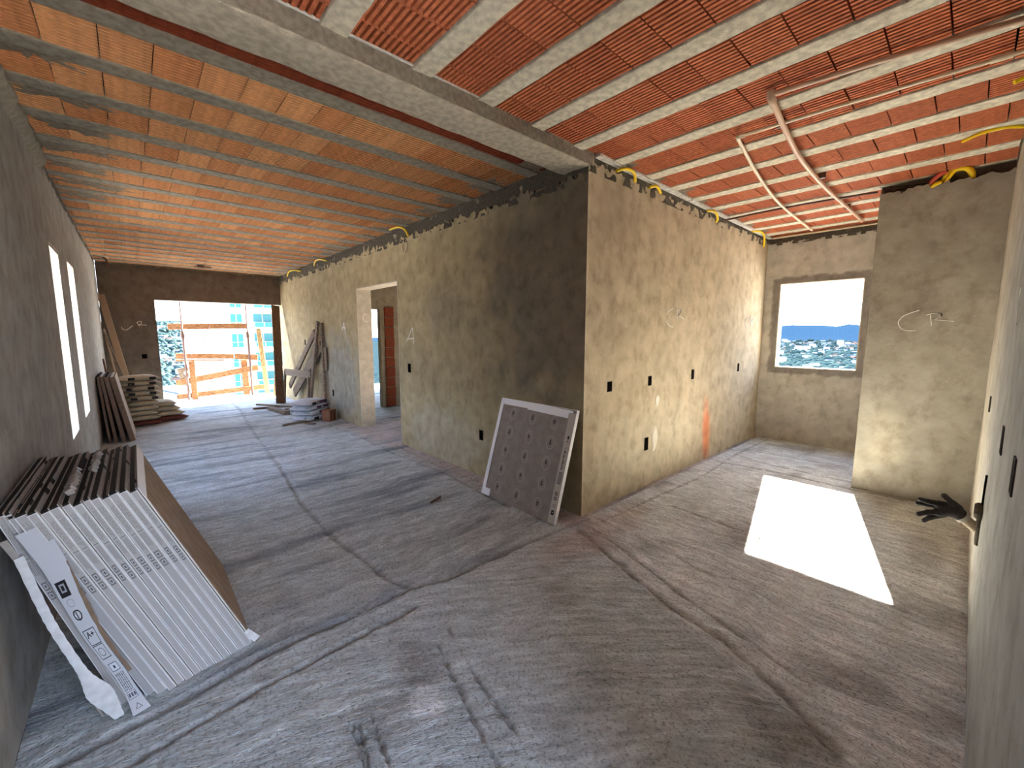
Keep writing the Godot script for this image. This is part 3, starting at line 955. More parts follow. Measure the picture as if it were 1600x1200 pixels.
func label_print() -> Image:
	# the torn-off cardboard edge with its energy class, signs and columns of small type
	var im := Image.create(64, 640, false, Image.FORMAT_RGB8)
	im.fill(Color(0.77, 0.775, 0.79))
	rng.seed = 8
	var ink := Color(0.13, 0.12, 0.13)
	im.fill_rect(Rect2i(8, 150, 30, 44), ink)
	im.fill_rect(Rect2i(15, 158, 16, 24), Color(0.62, 0.62, 0.64))
	im.fill_rect(Rect2i(19, 163, 8, 14), ink)
	for a in 60:
		var t := TAU * a / 60
		im.fill_rect(Rect2i(int(24 + cos(t) * 10), int(212 + sin(t) * 10), 1, 1), Color(0.4, 0.4, 0.42))
		im.fill_rect(Rect2i(int(24 + cos(t) * 12), int(244 + sin(t) * 12), 3, 3), ink)
	im.fill_rect(Rect2i(22, 236, 3, 18), ink)
	for y in [284, 330]:
		im.fill_rect(Rect2i(8, y, 44, 2), ink)
		im.fill_rect(Rect2i(8, y + 42, 44, 2), ink)
		im.fill_rect(Rect2i(8, y, 2, 44), ink)
		im.fill_rect(Rect2i(50, y, 2, 44), ink)
	for k in 14:   # A
		im.fill_rect(Rect2i(14 + k, 290 + int(absf(k - 7) * 2.0), 3, 3), ink)
	im.fill_rect(Rect2i(17, 298, 9, 2), ink)
	im.fill_rect(Rect2i(32, 296, 11, 3), ink)   # plus
	im.fill_rect(Rect2i(36, 292, 3, 11), ink)
	for a in 50:
		var t := TAU * a / 50
		im.fill_rect(Rect2i(int(28 + cos(t) * 12), int(352 + sin(t) * 12), 2, 2), Color(0.35, 0.34, 0.35))
	im.fill_rect(Rect2i(10, 392, 40, 30), Color(0.25, 0.25, 0.26))
	im.fill_rect(Rect2i(12, 394, 36, 26), Color(0.82, 0.83, 0.86))
	im.fill_rect(Rect2i(26, 402, 8, 10), ink)
	for line in 5:
		var y := 432
		while y < 520:
			var l := 3 + rng.randi() % 12
			im.fill_rect(Rect2i(9 + line * 9, y, 5, l), Color(0.42, 0.42, 0.45))
			y += l + 3
	im.fill_rect(Rect2i(8, 530, 44, 34), Color(0.3, 0.3, 0.32))
	im.fill_rect(Rect2i(10, 532, 40, 30), Color(0.80, 0.81, 0.84))
	for k in 3:
		im.fill_rect(Rect2i(13 + k * 13, 538, 9, 18), Color(0.38, 0.38, 0.42))
	for k in 12:
		im.fill_rect(Rect2i(30 - k, 585 + k * 2, 2, 2), ink)
		im.fill_rect(Rect2i(30 + k, 585 + k * 2, 2, 2), ink)
	im.fill_rect(Rect2i(18, 609, 26, 2), ink)
	return im

# a flat ribbon of card along points, width along «side»
func ribbon(pts: Array, widths: Array, side: Vector3, bow: Vector3) -> ArrayMesh:
	var n := pts.size()
	var pos := PackedVector3Array()
	var uv := PackedVector2Array()
	for i in n:
		for k in 5:
			var t := k / 4.0 - 0.5
			pos.append(pts[i] + side * widths[i] * t + bow * (0.25 - t * t) * widths[i])
			uv.append(Vector2(t + 0.5, float(i) / (n - 1)))
	return grid(5, n, pos, PackedColorArray(), PackedByteArray(), Vector3(0, 0, 1), uv)

# ---------------------------------------------------------------- boxed tiles
# A 90 cm tile in a cardboard box, leaning on its long edge. x across the thickness (+x is the face seen), y up the slope, z to the viewer.
func tile_box(at: Transform3D, t: float, hgt: float, label: String, prints: Array, k: int, group: String) -> Node3D:
	var o := thing("boxed_tile", label, "boxed tile", at, group)
	var d := 0.88
	put("tile", box_at(Vector3(-t / 2, hgt / 2, -d / 2), Vector3(t * 0.86, hgt, d - 0.006), 0.002), M.tile_edge, o)
	# two thin cardboard sides that stand a little above the tile edge
	var s := begin()
	rng.seed = 300 + k
	for x in [-t + 0.0016, -0.0016]:
		var n := 12
		for i in n:
			var z0 := -d * i / n
			var z1 := -d * (i + 1) / n
			var hh := hgt + 0.0008 + rng.randf() * 0.0022
			if rng.randf() < 0.10:
				hh -= 0.03
			box(s, Transform3D(Basis(), Vector3(x, hh / 2, (z0 + z1) / 2)), Vector3(0.0026, hh, absf(z1 - z0)))
	put("cardboard_side", done(s), M.card_grey, o)
	# the front edge guard, printed, its fold bright
	var e := put("edge_guard", box_at(Vector3(-t / 2, hgt / 2 - 0.004, 0.0005), Vector3(t, hgt - 0.008, 0.005), 0.0012), M.card, o)
	put("print", print_quad(Vector3(-t * 0.92, 0.0, 0.0036), Vector3(-t * 0.12, 0.0, 0.0036), Vector3(-t * 0.12, hgt - 0.01, 0.0036), Vector3(-t * 0.92, hgt - 0.01, 0.0036)), prints[k % prints.size()], e)
	return o

func lean(bx: float, tx: float, ty: float, z: float) -> Transform3D:
	# at the foot of a board whose foot is at x = bx and whose top leans to x = tx
	var y := Vector3(tx - bx, ty, 0).normalized()
	var x := y.cross(Vector3(0, 0, 1)).normalized()
	return Transform3D(Basis(x, y, Vector3(0, 0, 1)), Vector3(bx, 0.006, z))

func build_tile_stack() -> void:
	var prints := []
	for k in 3:
		prints.append(print_material(card_print(k + 1)))
	var bs := [0.304, 0.277, 0.249, 0.213, 0.186, 0.156, 0.134, 0.105, 0.079, 0.048, 0.02, -0.008, -0.045, -0.085, -0.125]
	var ts := [-0.041, -0.067, -0.093, -0.118, -0.143, -0.167, -0.190, -0.216, -0.242, -0.267, -0.292, -0.314, -0.336, -0.354, -0.368]
	var names := ["outermost boxed tile with its bare brown back showing, leaning on the rest of the stack",
		"boxed tile directly behind the brown-backed one in the leaning stack", "third boxed tile from the outer brown-backed end of the leaning stack",
		"fourth boxed tile from the outer brown-backed end of the leaning stack", "fifth boxed tile from the outer brown-backed end of the leaning stack",
		"boxed tile with torn cardboard along its top, sixth from the outer end of the stack", "seventh boxed tile from the outer brown-backed end of the leaning stack",
		"middle boxed tile of the leaning stack, eighth from either end", "seventh boxed tile from the wall end of the leaning stack",
		"sixth boxed tile from the wall end of the leaning stack", "fifth boxed tile from the wall end of the leaning stack",
		"fourth boxed tile from the wall, beside the one with the peeled label strip", "boxed tile whose printed edge strip has peeled off and hangs loose",
		"boxed tile with a torn white paper edge, second from the left wall", "boxed tile touching the left wall, innermost of the leaning stack"]
	var zs := [-2.165, -2.16, -2.155, -2.145, -2.135, -2.13, -2.125, -2.12, -2.11, -2.105, -2.09, -2.10, -2.12, -2.13, -2.13]
	for k in bs.size():
		var t := 0.0245
		if k + 1 < bs.size():
			t = (bs[k] - bs[k + 1]) * 0.90 if k < 12 else 0.030
		var hgt: float = sqrt(pow(bs[k] - ts[k], 2) + 0.85 * 0.85)
		hgt = minf(hgt, 0.917) - (0.0 if k % 3 else 0.008)
		var o := tile_box(lean(bs[k], ts[k], 0.85, zs[k]), clampf(t, 0.018, 0.034), hgt, names[k], prints, k, "boxed tiles leaning on the left wall")
		if k == 0:
			# the bare back with its white lips
			put("tile_back", box_at(Vector3(0.002, hgt / 2, -0.445), Vector3(0.004, hgt - 0.004, 0.87), 0.001), M.tile_back, o)
			var s := begin()
			box(s, Transform3D(Basis(), Vector3(0.0052, hgt - 0.03, -0.43)), Vector3(0.0026, 0.062, 0.86), 0.001)
			box(s, Transform3D(Basis(), Vector3(0.0052, hgt / 2, -0.012)), Vector3(0.0026, hgt, 0.03), 0.001)
			put("cardboard_lip", done(s), M.card_white, o)
			var fl := begin()
			bar(fl, Vector3(0.004, 0.07, 0.0), Vector3(0.022, 0.0, 0.006), 0.03, 0.003, Vector3(0, 0, 1), 0.001)
			put("loose_corner", done(fl), M.card, o)
		elif k == 5 or k == 7:
			var s := begin()
			rng.seed = k
			for i in 9:
				var z := -0.10 - 0.045 * i - (0.30 if k == 5 else 0.02)
				box(s, Transform3D(Basis(Vector3.UP, rng.randf() - 0.5).rotated(Vector3(0, 0, 1), 0.4 * rng.randf()), Vector3(-0.006, hgt + 0.008, z)), Vector3(0.018 * rng.randf() + 0.006, 0.022, 0.05), 0.001)
			put("torn_card", done(s), M.card_grey, o)
		elif k == 12:
			var pts := curve([Vector3(-0.312, 0.79, -2.098), Vector3(-0.265, 0.651, -2.080), Vector3(-0.231, 0.505, -2.065), Vector3(-0.189, 0.333, -2.062), Vector3(-0.140, 0.189, -2.055), Vector3(-0.112, 0.091, -2.050), Vector3(-0.087, 0.012, -2.02)], 6)
			var w := []
			for i in pts.size():
				w.append(lerpf(0.075, 0.036, minf(1.0, i / 20.0)) + (0.02 * maxf(0.0, (i - 30) / 6.0)))
			var inv := o.transform.affine_inverse()
			put("peeled_label_strip", ribbon(pts, w, Vector3(0.93, 0.30, 0.12).normalized(), Vector3(0, 0.02, 0.12)), print_material(label_print()), o, inv)
			var sp := []
			for i in range(6, 26):
				sp.append(pts[i] + Vector3(0.026, 0.006, 0.0035))
			var sw := []
			for i in sp.size():
				sw.append(0.012 + 0.010 * n_jag.get_noise_1d(i * 200.0))
			put("torn_brown_layer", ribbon(sp, sw, Vector3(0.93, 0.30, 0.12).normalized(), Vector3(0, 0.02, 0.12)), M.card_brown, o, inv)
		elif k == 13:
			var pts := curve([Vector3(-0.345, 0.70, -2.10), Vector3(-0.31, 0.52, -2.09), Vector3(-0.285, 0.41, -2.085), Vector3(-0.240, 0.27, -2.06), Vector3(-0.212, 0.19, -2.045), Vector3(-0.182, 0.11, -2.04), Vector3(-0.15, 0.015, -2.04)], 6)
			var w := []
			for i in pts.size():
				var f := float(i) / (pts.size() - 1)
				w.append(0.024 + 0.042 * exp(-pow((f - 0.78) / 0.14, 2)) + 0.003 * (i % 2))
			put("torn_paper_edge", ribbon(pts, w, Vector3(0.93, 0.28, 0.1).normalized(), Vector3(0, 0.1, 0.25)), M.card, o, o.transform.affine_inverse())
		elif k == 14:
			var pts := curve([Vector3(-0.375, 0.765, -2.11), Vector3(-0.334, 0.635, -2.11), Vector3(-0.293, 0.438, -2.10), Vector3(-0.257, 0.308, -2.10), Vector3(-0.237, 0.168, -2.095), Vector3(-0.197, 0.01, -2.09)], 6)
			var w := []
			for i in pts.size():
				w.append(0.020 - 0.014 * float(i) / pts.size())
			put("torn_paper_edge", ribbon(pts, w, Vector3(0.93, 0.28, 0.1).normalized(), Vector3(0, 0.05, 0.1)), M.card_grey, o, o.transform.affine_inverse())

func build_leaning_box() -> void:
	# the single boxed tile that leans on the partition next to the corner, its back towards the hall
	var foot := Vector3(2.268, 0.006, -2.025)
	var y := Vector3(0.262, 0.868, 0.0).normalized()
	var z := Vector3(0, 0, 1)
	var x := y.cross(z).normalized()
	# here -x is the face seen
	var o := thing("boxed_tile", "single boxed tile leaning on the partition beside its corner, grey back out", "boxed tile", Transform3D(Basis(x, y, z), foot))
	var h := 0.895
	var d := 0.89
	put("tile", box_at(Vector3(0.016, h / 2, -d / 2), Vector3(0.026, h - 0.006, d - 0.006), 0.002), M.tile_edge, o)
	put("tile_back", print_quad(Vector3(0.002, 0.0, -d + 0.004), Vector3(0.002, 0.0, -0.004), Vector3(0.002, h - 0.004, -0.004), Vector3(0.002, h - 0.004, -d + 0.004)), print_material(arrow_print(), 0.85), o)
	var s := begin()
	box(s, Transform3D(Basis(), Vector3(0.014, h / 2, -d - 0.0015)), Vector3(0.034, h, 0.004), 0.001)
	box(s, Transform3D(Basis(), Vector3(-0.001, h / 2, -d + 0.018)), Vector3(0.003, h, 0.040), 0.001)
	box(s, Transform3D(Basis(), Vector3(-0.002, 0.032, -d + 0.055)), Vector3(0.003, 0.062, 0.11), 0.001)
	put("cardboard_edge", done(s), M.card_white, o)
	s = begin()
	box(s, Transform3D(Basis(), Vector3(0.014, h + 0.001, -d / 2)), Vector3(0.034, 0.004, d), 0.001)
	box(s, Transform3D(Basis(), Vector3(-0.001, h - 0.026, -d * 0.78)), Vector3(0.003, 0.055, 0.36), 0.001)
	box(s, Transform3D(Basis(Vector3(1, 0, 0), 0.025), Vector3(-0.002, h - 0.036, -d * 0.32)), Vector3(0.003, 0.066, 0.50), 0.001)
	put("cardboard_edge", done(s), M.card_white, o)
	s = begin()
	box(s, Transform3D(Basis(), Vector3(0.014, h / 2, 0.0015)), Vector3(0.034, h, 0.004), 0.001)
	put("cardboard_edge", done(s), M.card_white, o)
	s = begin()
	box(s, Transform3D(Basis(), Vector3(-0.0015, h * 0.385, -0.032)), Vector3(0.003, h * 0.77, 0.064), 0.001)
	box(s, Transform3D(Basis(), Vector3(-0.0025, h * 0.84, -0.036)), Vector3(0.003, h * 0.26, 0.072), 0.001)
	var lip := put("cardboard_lip", done(s), M.card_grey, o)
	put("print", print_quad(Vector3(-0.0045, 0.004, -0.064), Vector3(-0.0045, 0.004, -0.003), Vector3(-0.0045, h - 0.03, -0.003), Vector3(-0.0045, h - 0.03, -0.064)), print_material(side_print()), lip)

func build_far_boards() -> void:
	# four long cardboard boxes leaning on the left wall beyond the slit windows
	var specs := [[-0.325, -0.372, 0.026], [-0.26, -0.335, 0.034], [-0.175, -0.288, 0.045], [-0.085, -0.228, 0.055]]
	var words := ["dark brown flat box against the left wall, innermost of four leaning boxes", "thin brown flat box, second from the left wall among four leaning boxes", "broad brown flat box, third from the left wall among four leaning boxes", "pale brown flat box, outermost of four leaning boxes beside the bag stack"]
	for k in 4:
		var q: Array = specs[k]
		var o := thing("flat_box", words[k], "flat box", lean(q[0], q[1], 0.90, -7.62), "flat boxes leaning on the left wall near the bags")
		var t: float = q[2]
		put("body", box_at(Vector3(-t / 2, 0.45, -0.44), Vector3(t, 0.90, 0.88), 0.004), M.board_brown, o)
		if k == 3:
			put("face", box_at(Vector3(0.002, 0.45, -0.44), Vector3(0.004, 0.90, 0.88), 0.001), M.board_pale, o)
		put("top_edge", box_at(Vector3(-t / 2, 0.902, -0.44), Vector3(t * 0.5, 0.008, 0.86), 0.001), M.card if k % 2 else M.black, o)

# ---------------------------------------------------------------- bags
func bag_mesh(l: float, w: float, h: float, sd: int) -> ArrayMesh:
	# a filled sack lying flat: plump middle, pinched seams at both ends. x along, y up, z across; origin under its middle
	var nu := 26
	var nv := 20
	var pos := PackedVector3Array()
	for j in nv:
		var v := TAU * j / (nv - 1)
		for i in nu:
			var u := -1.0 + 2.0 * i / (nu - 1)
			var e := pow(maxf(0.0, 1.0 - pow(absf(u), 3.2)), 0.5)
			var ww := w / 2 * (0.90 + 0.10 * e)
			var hh := h / 2 * (0.05 + 0.95 * e)
			var cz := signf(cos(v)) * pow(absf(cos(v)), 0.55)
			var cy := signf(sin(v)) * pow(absf(sin(v)), 0.8)
			var p := Vector3(u * l / 2, cy * hh, cz * ww)
			var wr := n_small.get_noise_3d(p.x * 900.0 + sd * 50.0, p.y * 900.0, p.z * 900.0) * 0.004 + n_mid.get_noise_3d(p.x * 500.0 + sd * 50.0, p.y * 400.0, p.z * 500.0) * 0.008
			p += Vector3(0, cy * wr, cz * wr)
			p.y += h / 2 - 0.012 * u * u
			pos.append(p)
	# its winding is found from the upper half, which faces up
	return grid_closed(nu, nv, pos, Vector3(0, h / 2, 0))

func grid_closed(nu: int, nv: int, pos: PackedVector3Array, ctr: Vector3) -> ArrayMesh:
	var s := begin()
	s.set_smooth_group(1)
	for j in nv - 1:
		for i in nu - 1:
			var a := pos[j * nu + i]
			var b := pos[j * nu + i + 1]
			var c := pos[(j + 1) * nu + i + 1]
			var d := pos[(j + 1) * nu + i]
			var from := Vector3((a.x + c.x) / 2, ctr.y, 0)
			quado(s, a, b, c, d, from)
	return done(s)

func bag(called: String, label: String, at: Transform3D, size: Vector3, m: Material, marks: int, group: String, sd: int, mark_mat: Material = null) -> Node3D:
	var o := thing(called, label, "bag", at, group)
	put("sack", bag_mesh(size.x, size.z, size.y, sd), m, o)
	for k in marks:
		var x := size.x * (0.28 if k else -0.26)
		var s := begin()
		box(s, Transform3D(Basis(), Vector3(x, size.y * 0.46, size.z * 0.497)), Vector3(size.x * 0.17, size.y * 0.42, 0.006), 0.001)
		put("print", done(s), mark_mat if mark_mat else M.bag_print, o)
	for e in [-1, 1]:
		var s := begin()
		box(s, Transform3D(Basis(), Vector3(e * (size.x / 2 + 0.004), size.y * 0.40, 0)), Vector3(0.02, 0.012, size.z * 0.84), 0.003)
		put("seam", done(s), m, o)
	return o

func build_bags() -> void:
	var ord := ["lowest", "second", "third", "fourth", "fifth", "sixth", "seventh", "eighth", "ninth", "topmost"]
	rng.seed = 12
	for k in 10:
		var y := 0.004 + 0.0795 * k
		var upper := k >= 5
		var l := 0.47 if upper else 0.38
		var lab := "%s bag from the floor in the tall stack, %s" % [ord[k], "dark print on its side" if upper else ("dusty dark red paper" if k == 0 else "plain tan paper")]
		if k == 9:
			lab = "topmost cement bag of the tall stack by the far left corner"
		var x := 0.02 + 0.004 * k * (1 if upper else 0) - (0.03 if upper else 0.0) + (rng.randf() - 0.5) * 0.035
		bag("cement_bag", lab, Transform3D(Basis(Vector3.UP, (rng.randf() - 0.5) * 0.14 + 0.12), Vector3(x, y, -8.93 + (rng.randf() - 0.5) * 0.02)), Vector3(l, 0.092, 0.42), M.bag_red if k == 0 else M.bag_tan, 2 if upper else 0, "cement bags in the tall stack", k)
	var low := ["flattened dark red bag under the low pile beside the tall bag stack", "second bag up in the low pile beside the tall bag stack", "third bag up in the low pile beside the tall bag stack", "top bag of the low pile beside the tall bag stack"]
	for k in 4:
		bag("cement_bag", low[k], Transform3D(Basis(Vector3.UP, 0.35 - 0.1 * k), Vector3(0.34 - 0.02 * k, 0.004 + 0.084 * k, -9.15)), Vector3(0.44 - 0.04 * k, 0.10, 0.42), M.bag_red if k == 0 else M.bag_tan, 0, "cement bags in the low pile", 30 + k)
	var heap := ["lowest white bag of the pile by the partition, on the floor", "second white bag of the pile by the partition, purple print", "third white bag of the pile by the partition, purple print", "top white bag of the pile by the partition, dark purple print"]
	for k in 4:
		var o := bag("mortar_bag", heap[k], Transform3D(Basis(Vector3.UP, 0.62 + 0.08 * (k % 2)), Vector3(2.23 - 0.02 * k, 0.004 + 0.083 * k, -7.62)), Vector3(0.60 if k else 0.68, 0.098, 0.40), M.bag_white, 2 if k in [0, 3] else 0, "white bags piled by the partition", 50 + k)
		if k > 0:
			put("purple_band", box_at(Vector3(0.06, 0.052, 0.197), Vector3(0.30, 0.04, 0.010), 0.003), M.bag_purple, o)
	# clay block and sticks beside them
	var cb := thing("clay_block", "square brown clay block standing in front of the white bag pile", "block", Transform3D(Basis(Vector3.UP, 0.5), Vector3(2.36, 0.0, -7.22)))
	var s := begin()
	for q in [[-0.07, 0], [0.07, 0], [0, -0.07], [0, 0.07], [0, 0]]:
		var v := absf(q[0]) > 0.01
		var hz := absf(q[1]) > 0.01
		box(s, Transform3D(Basis(), Vector3(q[0], 0.10 + q[1] * 1.25, 0)), Vector3(0.014 if v or not hz else 0.154, 0.19 if v or not hz else 0.014, 0.17), 0.002)
	box(s, Transform3D(Basis(), Vector3(0, 0.10, -0.02)), Vector3(0.15, 0.186, 0.11), 0.002)
	put("body", done(s), M.clay, cb)

# ---------------------------------------------------------------- timber
func plank(label: String, a: Vector3, b: Vector3, w: float, t: float, side: Vector3, m: Material, called := "plank", cat := "plank", group := "") -> Node3D:
	var mid := (a + b) / 2.0
	var o := put(called, bar_mesh(a - mid, b - mid, w, t, side), m)
	o.position = mid
	return tag(o, label, cat, group)

func build_timber() -> void:
	plank("dark brown wide plank standing upright in the right side of the far opening", Vector3(2.20, 0.004, -9.72), Vector3(2.43, 2.10, -10.62), 0.165, 0.028, Vector3(0.15, 0.35, 1), M.wood_dark)
	plank("long grey plank leaning in the far left corner behind the bags", Vector3(-0.06, 0.01, -10.35), Vector3(-0.375, 2.17, -10.655), 0.10, 0.03, Vector3(0, 0, 1), M.wood_stick)
	plank("thin pale stick leaning in the far left corner, left of the long plank", Vector3(-0.20, 0.01, -10.05), Vector3(-0.37, 1.55, -10.28), 0.028, 0.028, Vector3(0, 0, 1), M.wood_stick, "stick", "stick")
	plank("thin dark stick leaning at a slant between long plank and pale stick", Vector3(-0.02, 0.01, -9.95), Vector3(-0.37, 1.50, -10.18), 0.026, 0.026, Vector3(0, 0, 1), M.wood_old, "stick", "stick")
	plank("short dark stick leaning on the left wall above the flat boxes", Vector3(-0.30, 0.01, -9.30), Vector3(-0.388, 1.06, -9.42), 0.024, 0.024, Vector3(0, 0, 1), M.wood_dark, "stick", "stick")
	# trestle leaning on the partition
	var o := thing("timber_trestle", "weathered grey timber trestle leaning on the partition near the far opening", "trestle", Transform3D(Basis(), Vector3(2.45, 0, -8.6)))
	var q := o.position
	put("post", bar_mesh(Vector3(2.40, 0.17, -8.35) - q, Vector3(2.50, 1.69, -7.99) - q, 0.095, 0.045, Vector3(1, 0, 0)), M.wood_old, o)
	put("post", bar_mesh(Vector3(2.52, 0.01, -7.85) - q, Vector3(2.53, 1.66, -7.90) - q, 0.06, 0.04, Vector3(1, 0, 0)), M.wood_old, o)
	put("brace", bar_mesh(Vector3(2.42, 0.36, -9.78) - q, Vector3(2.49, 1.50, -8.16) - q, 0.13, 0.035, Vector3(1, 0, 0)), M.wood_old, o)
	put("brace", bar_mesh(Vector3(2.46, 0.22, -9.62) - q, Vector3(2.52, 1.25, -7.93) - q, 0.19, 0.035, Vector3(1, 0, 0)), M.wood_old, o)
	put("board", box_at(Vector3(2.535, 1.02, -7.82) - q, Vector3(0.018, 0.42, 0.20), 0.003), M.wood_old, o)
	put("rail", bar_mesh(Vector3(2.36, 0.66, -9.85) - q, Vector3(2.41, 0.70, -8.25) - q, 0.135, 0.03, Vector3(1, 0, 0)), M.wood_old, o)
	put("leg", bar_mesh(Vector3(2.36, 0.004, -8.36) - q, Vector3(2.395, 0.66, -8.34) - q, 0.06, 0.04, Vector3(1, 0, 0)), M.wood_old, o)
	put("leg", bar_mesh(Vector3(2.30, 0.004, -9.80) - q, Vector3(2.36, 0.70, -9.84) - q, 0.06, 0.04, Vector3(1, 0, 0)), M.wood_old, o)
	# offcuts on the floor
	var cuts := [
		["thin dark offcut lying flat, leftmost by the foot of the upright plank", Vector3(1.62, 0.02, -9.30), Vector3(2.20, 0.02, -9.20), 0.05, 0.03],
		["short thick offcut lying end-on towards the viewer before the upright plank", Vector3(1.86, 0.035, -9.05), Vector3(1.98, 0.035, -8.30), 0.10, 0.06],
		["long offcut crossing behind the short thick one by the upright plank", Vector3(1.75, 0.05, -9.60), Vector3(2.20, 0.085, -8.55), 0.06, 0.03],
		["long thin batten on the floor running behind the white bag pile", Vector3(2.05, 0.03, -8.75), Vector3(2.50, 0.05, -8.35), 0.05, 0.03],
		["thin batten on the floor in front of the white bag pile", Vector3(1.66, 0.018, -7.26), Vector3(2.24, 0.018, -7.42), 0.045, 0.03],
		["tiny wood chip under the batten before the white bag pile", Vector3(1.98, 0.012, -7.22), Vector3(2.08, 0.012, -7.06), 0.06, 0.02]]
	for c in cuts:
		plank(c[0], c[1], c[2], c[4], c[3], Vector3(c[2].z - c[1].z, 0, c[1].x - c[2].x), M.wood_old, "offcut", "offcut", "timber offcuts on the floor")
	var chip := plank("small dark sliver of wood lying alone on the hall floor", Vector3(1.79, 0.010, -3.02), Vector3(1.925, 0.012, -3.07), 0.010, 0.022, Vector3(0, 1, 0.2), M.wood_dark, "wood_sliver", "sliver")
	chip.position.y = 0.010

func build_balcony() -> void:
	var z := -11.68
	var o := thing("guard_rail", "makeshift guard rail of orange boards nailed across the balcony", "guard rail", Transform3D(Basis(), Vector3(1.4, 0, z)))
	var q := o.position
	var boards := [
		[0.565, 1.620, 2.071, 1.660, 0.125, 0.0], [0.655, 0.987, 1.725, 0.945, 0.115, 0.0], [0.65, 0.890, 1.54, 0.862, 0.035, -0.03], [1.74, 0.944, 2.21, 0.904, 0.135, 0.03],
		[0.624, 0.387, 2.210, 0.660, 0.135, 0.0], [0.612, 0.082, 2.312, 0.176, 0.115, 0.0]]
	for b in boards:
		put("board", bar_mesh(Vector3(b[0], b[1], z + b[5]) - q, Vector3(b[2], b[3], z + b[5]) - q, b[4], 0.026), M.wood_new, o)
	put("post", bar_mesh(Vector3(0.93, 0.004, z + 0.032) - q, Vector3(0.92, 0.865, z + 0.032) - q, 0.11, 0.028), M.wood_new, o)
	put("post", bar_mesh(Vector3(1.942, 0.004, z - 0.032) - q, Vector3(1.928, 0.855, z - 0.032) - q, 0.13, 0.028), M.wood_new, o)
	# a plywood scrap with a hole, nailed beside the left post
	var ply := CSGPolygon3D.new()
	ply.name = "plywood_scrap"
	ply.polygon = PackedVector2Array([Vector2(0.655, 0.70), Vector2(0.855, 0.735), Vector2(0.86, 0.46), Vector2(0.71, 0.455)])
	ply.depth = 0.018
	ply.material = M.wood_old
	ply.position = Vector3(-q.x, 0, -0.005)
	var hole := CSGCylinder3D.new()
	hole.name = "hole"
	hole.operation = CSGShape3D.OPERATION_SUBTRACTION
	hole.radius = 0.035
	hole.height = 0.1
	hole.rotation.x = PI / 2
	hole.position = Vector3(0.80, 0.60, -0.009)
	hole.material = M.wood_old
	ply.add_child(hole)
	o.add_child(ply)
	plank("pale plank leaning aslant on the right end of the guard rail", Vector3(2.36, 0.004, -11.60), Vector3(2.262, 1.60, -11.64), 0.10, 0.03, Vector3(0, 0, 1), M.wood_pale)
	plank("thin sunlit strip of wood leaning behind the dark upright plank", Vector3(2.38, 0.004, -11.0), Vector3(2.56, 1.30, -11.15), 0.06, 0.025, Vector3(0, 0, 1), M.wood_pale, "strip", "strip")
	for k in 2:
		var x: float = [0.82, 2.04][k]
		var p := thing("steel_prop", ["thin steel prop left of the balcony opening", "thin steel prop right of the balcony opening"][k], "prop", Transform3D(Basis(), Vector3(x, 0.0, -11.6)), "steel props on the balcony")
		put("tube", tube_mesh([Vector3(0, 0, 0), Vector3(-0.015, 1.5, 0)], 0.024, 10), M.steel, p)
		put("inner_tube", tube_mesh([Vector3(-0.015, 1.45, 0), Vector3(-0.02, 2.9, 0)], 0.016, 10), M.steel, p)
		put("collar", tube_mesh([Vector3(-0.015, 1.38, 0), Vector3(-0.015, 1.52, 0)], 0.038, 12), M.steel, p)
		put("foot_plate", box_at(Vector3(0, 0.004, 0), Vector3(0.12, 0.008, 0.12), 0.001), M.steel, p)
	var cable := put("hanging_cable", tube_mesh(curve([Vector3(1.35, 2.6, -11.3), Vector3(1.34, 2.15, -11.3), Vector3(1.27, 1.70, -11.3), Vector3(1.14, 1.36, -11.3), Vector3(0.98, 1.10, -11.32), Vector3(0.90, 0.98, -11.6)], 8), 0.008, 6), M.pvc_brown)
	tag(cable, "thin dark cable hanging in a curve across the balcony opening", "cable")
	# slab over the balcony's outer edge that the props carry
	var up := put("balcony_slab", box_at(Vector3(3.0, 2.99, -11.30), Vector3(7.1, 0.16, 0.86)), M.slab)
	struct(up, "thin concrete slab above the balcony, carried by the props", "slab")

# ---------------------------------------------------------------- marks, boxes, pipes
func chalk(label: String, axis: int, at: float, strokes: Array, w := 0.011, lift := 0.005) -> void:
	# hand-drawn strokes on a wall; pairs of coordinates along the two other axes
	var s := begin()
	for st in strokes:
		var pts := []
		for i in range(0, st.size(), 2):
			match axis:
				0: pts.append(Vector3(at - lift, st[i], st[i + 1]))
				2: pts.append(Vector3(st[i], st[i + 1], at))
		if pts.size() > 2:
			pts = curve(pts, 5)
		for i in pts.size() - 1:
			var d: Vector3 = (pts[i + 1] - pts[i]).normalized()
			var nrm := Vector3(1, 0, 0) if axis == 0 else Vector3(0, 0, 1)
			bar(s, pts[i] - d * w * 0.3, pts[i + 1] + d * w * 0.3, w * (0.8 + 0.4 * absf(n_jag.get_noise_1d(i * 300.0))), 0.0016, nrm, 0.0)
	tag(put("chalk_mark", done(s), M.chalk), label, "chalk mark")

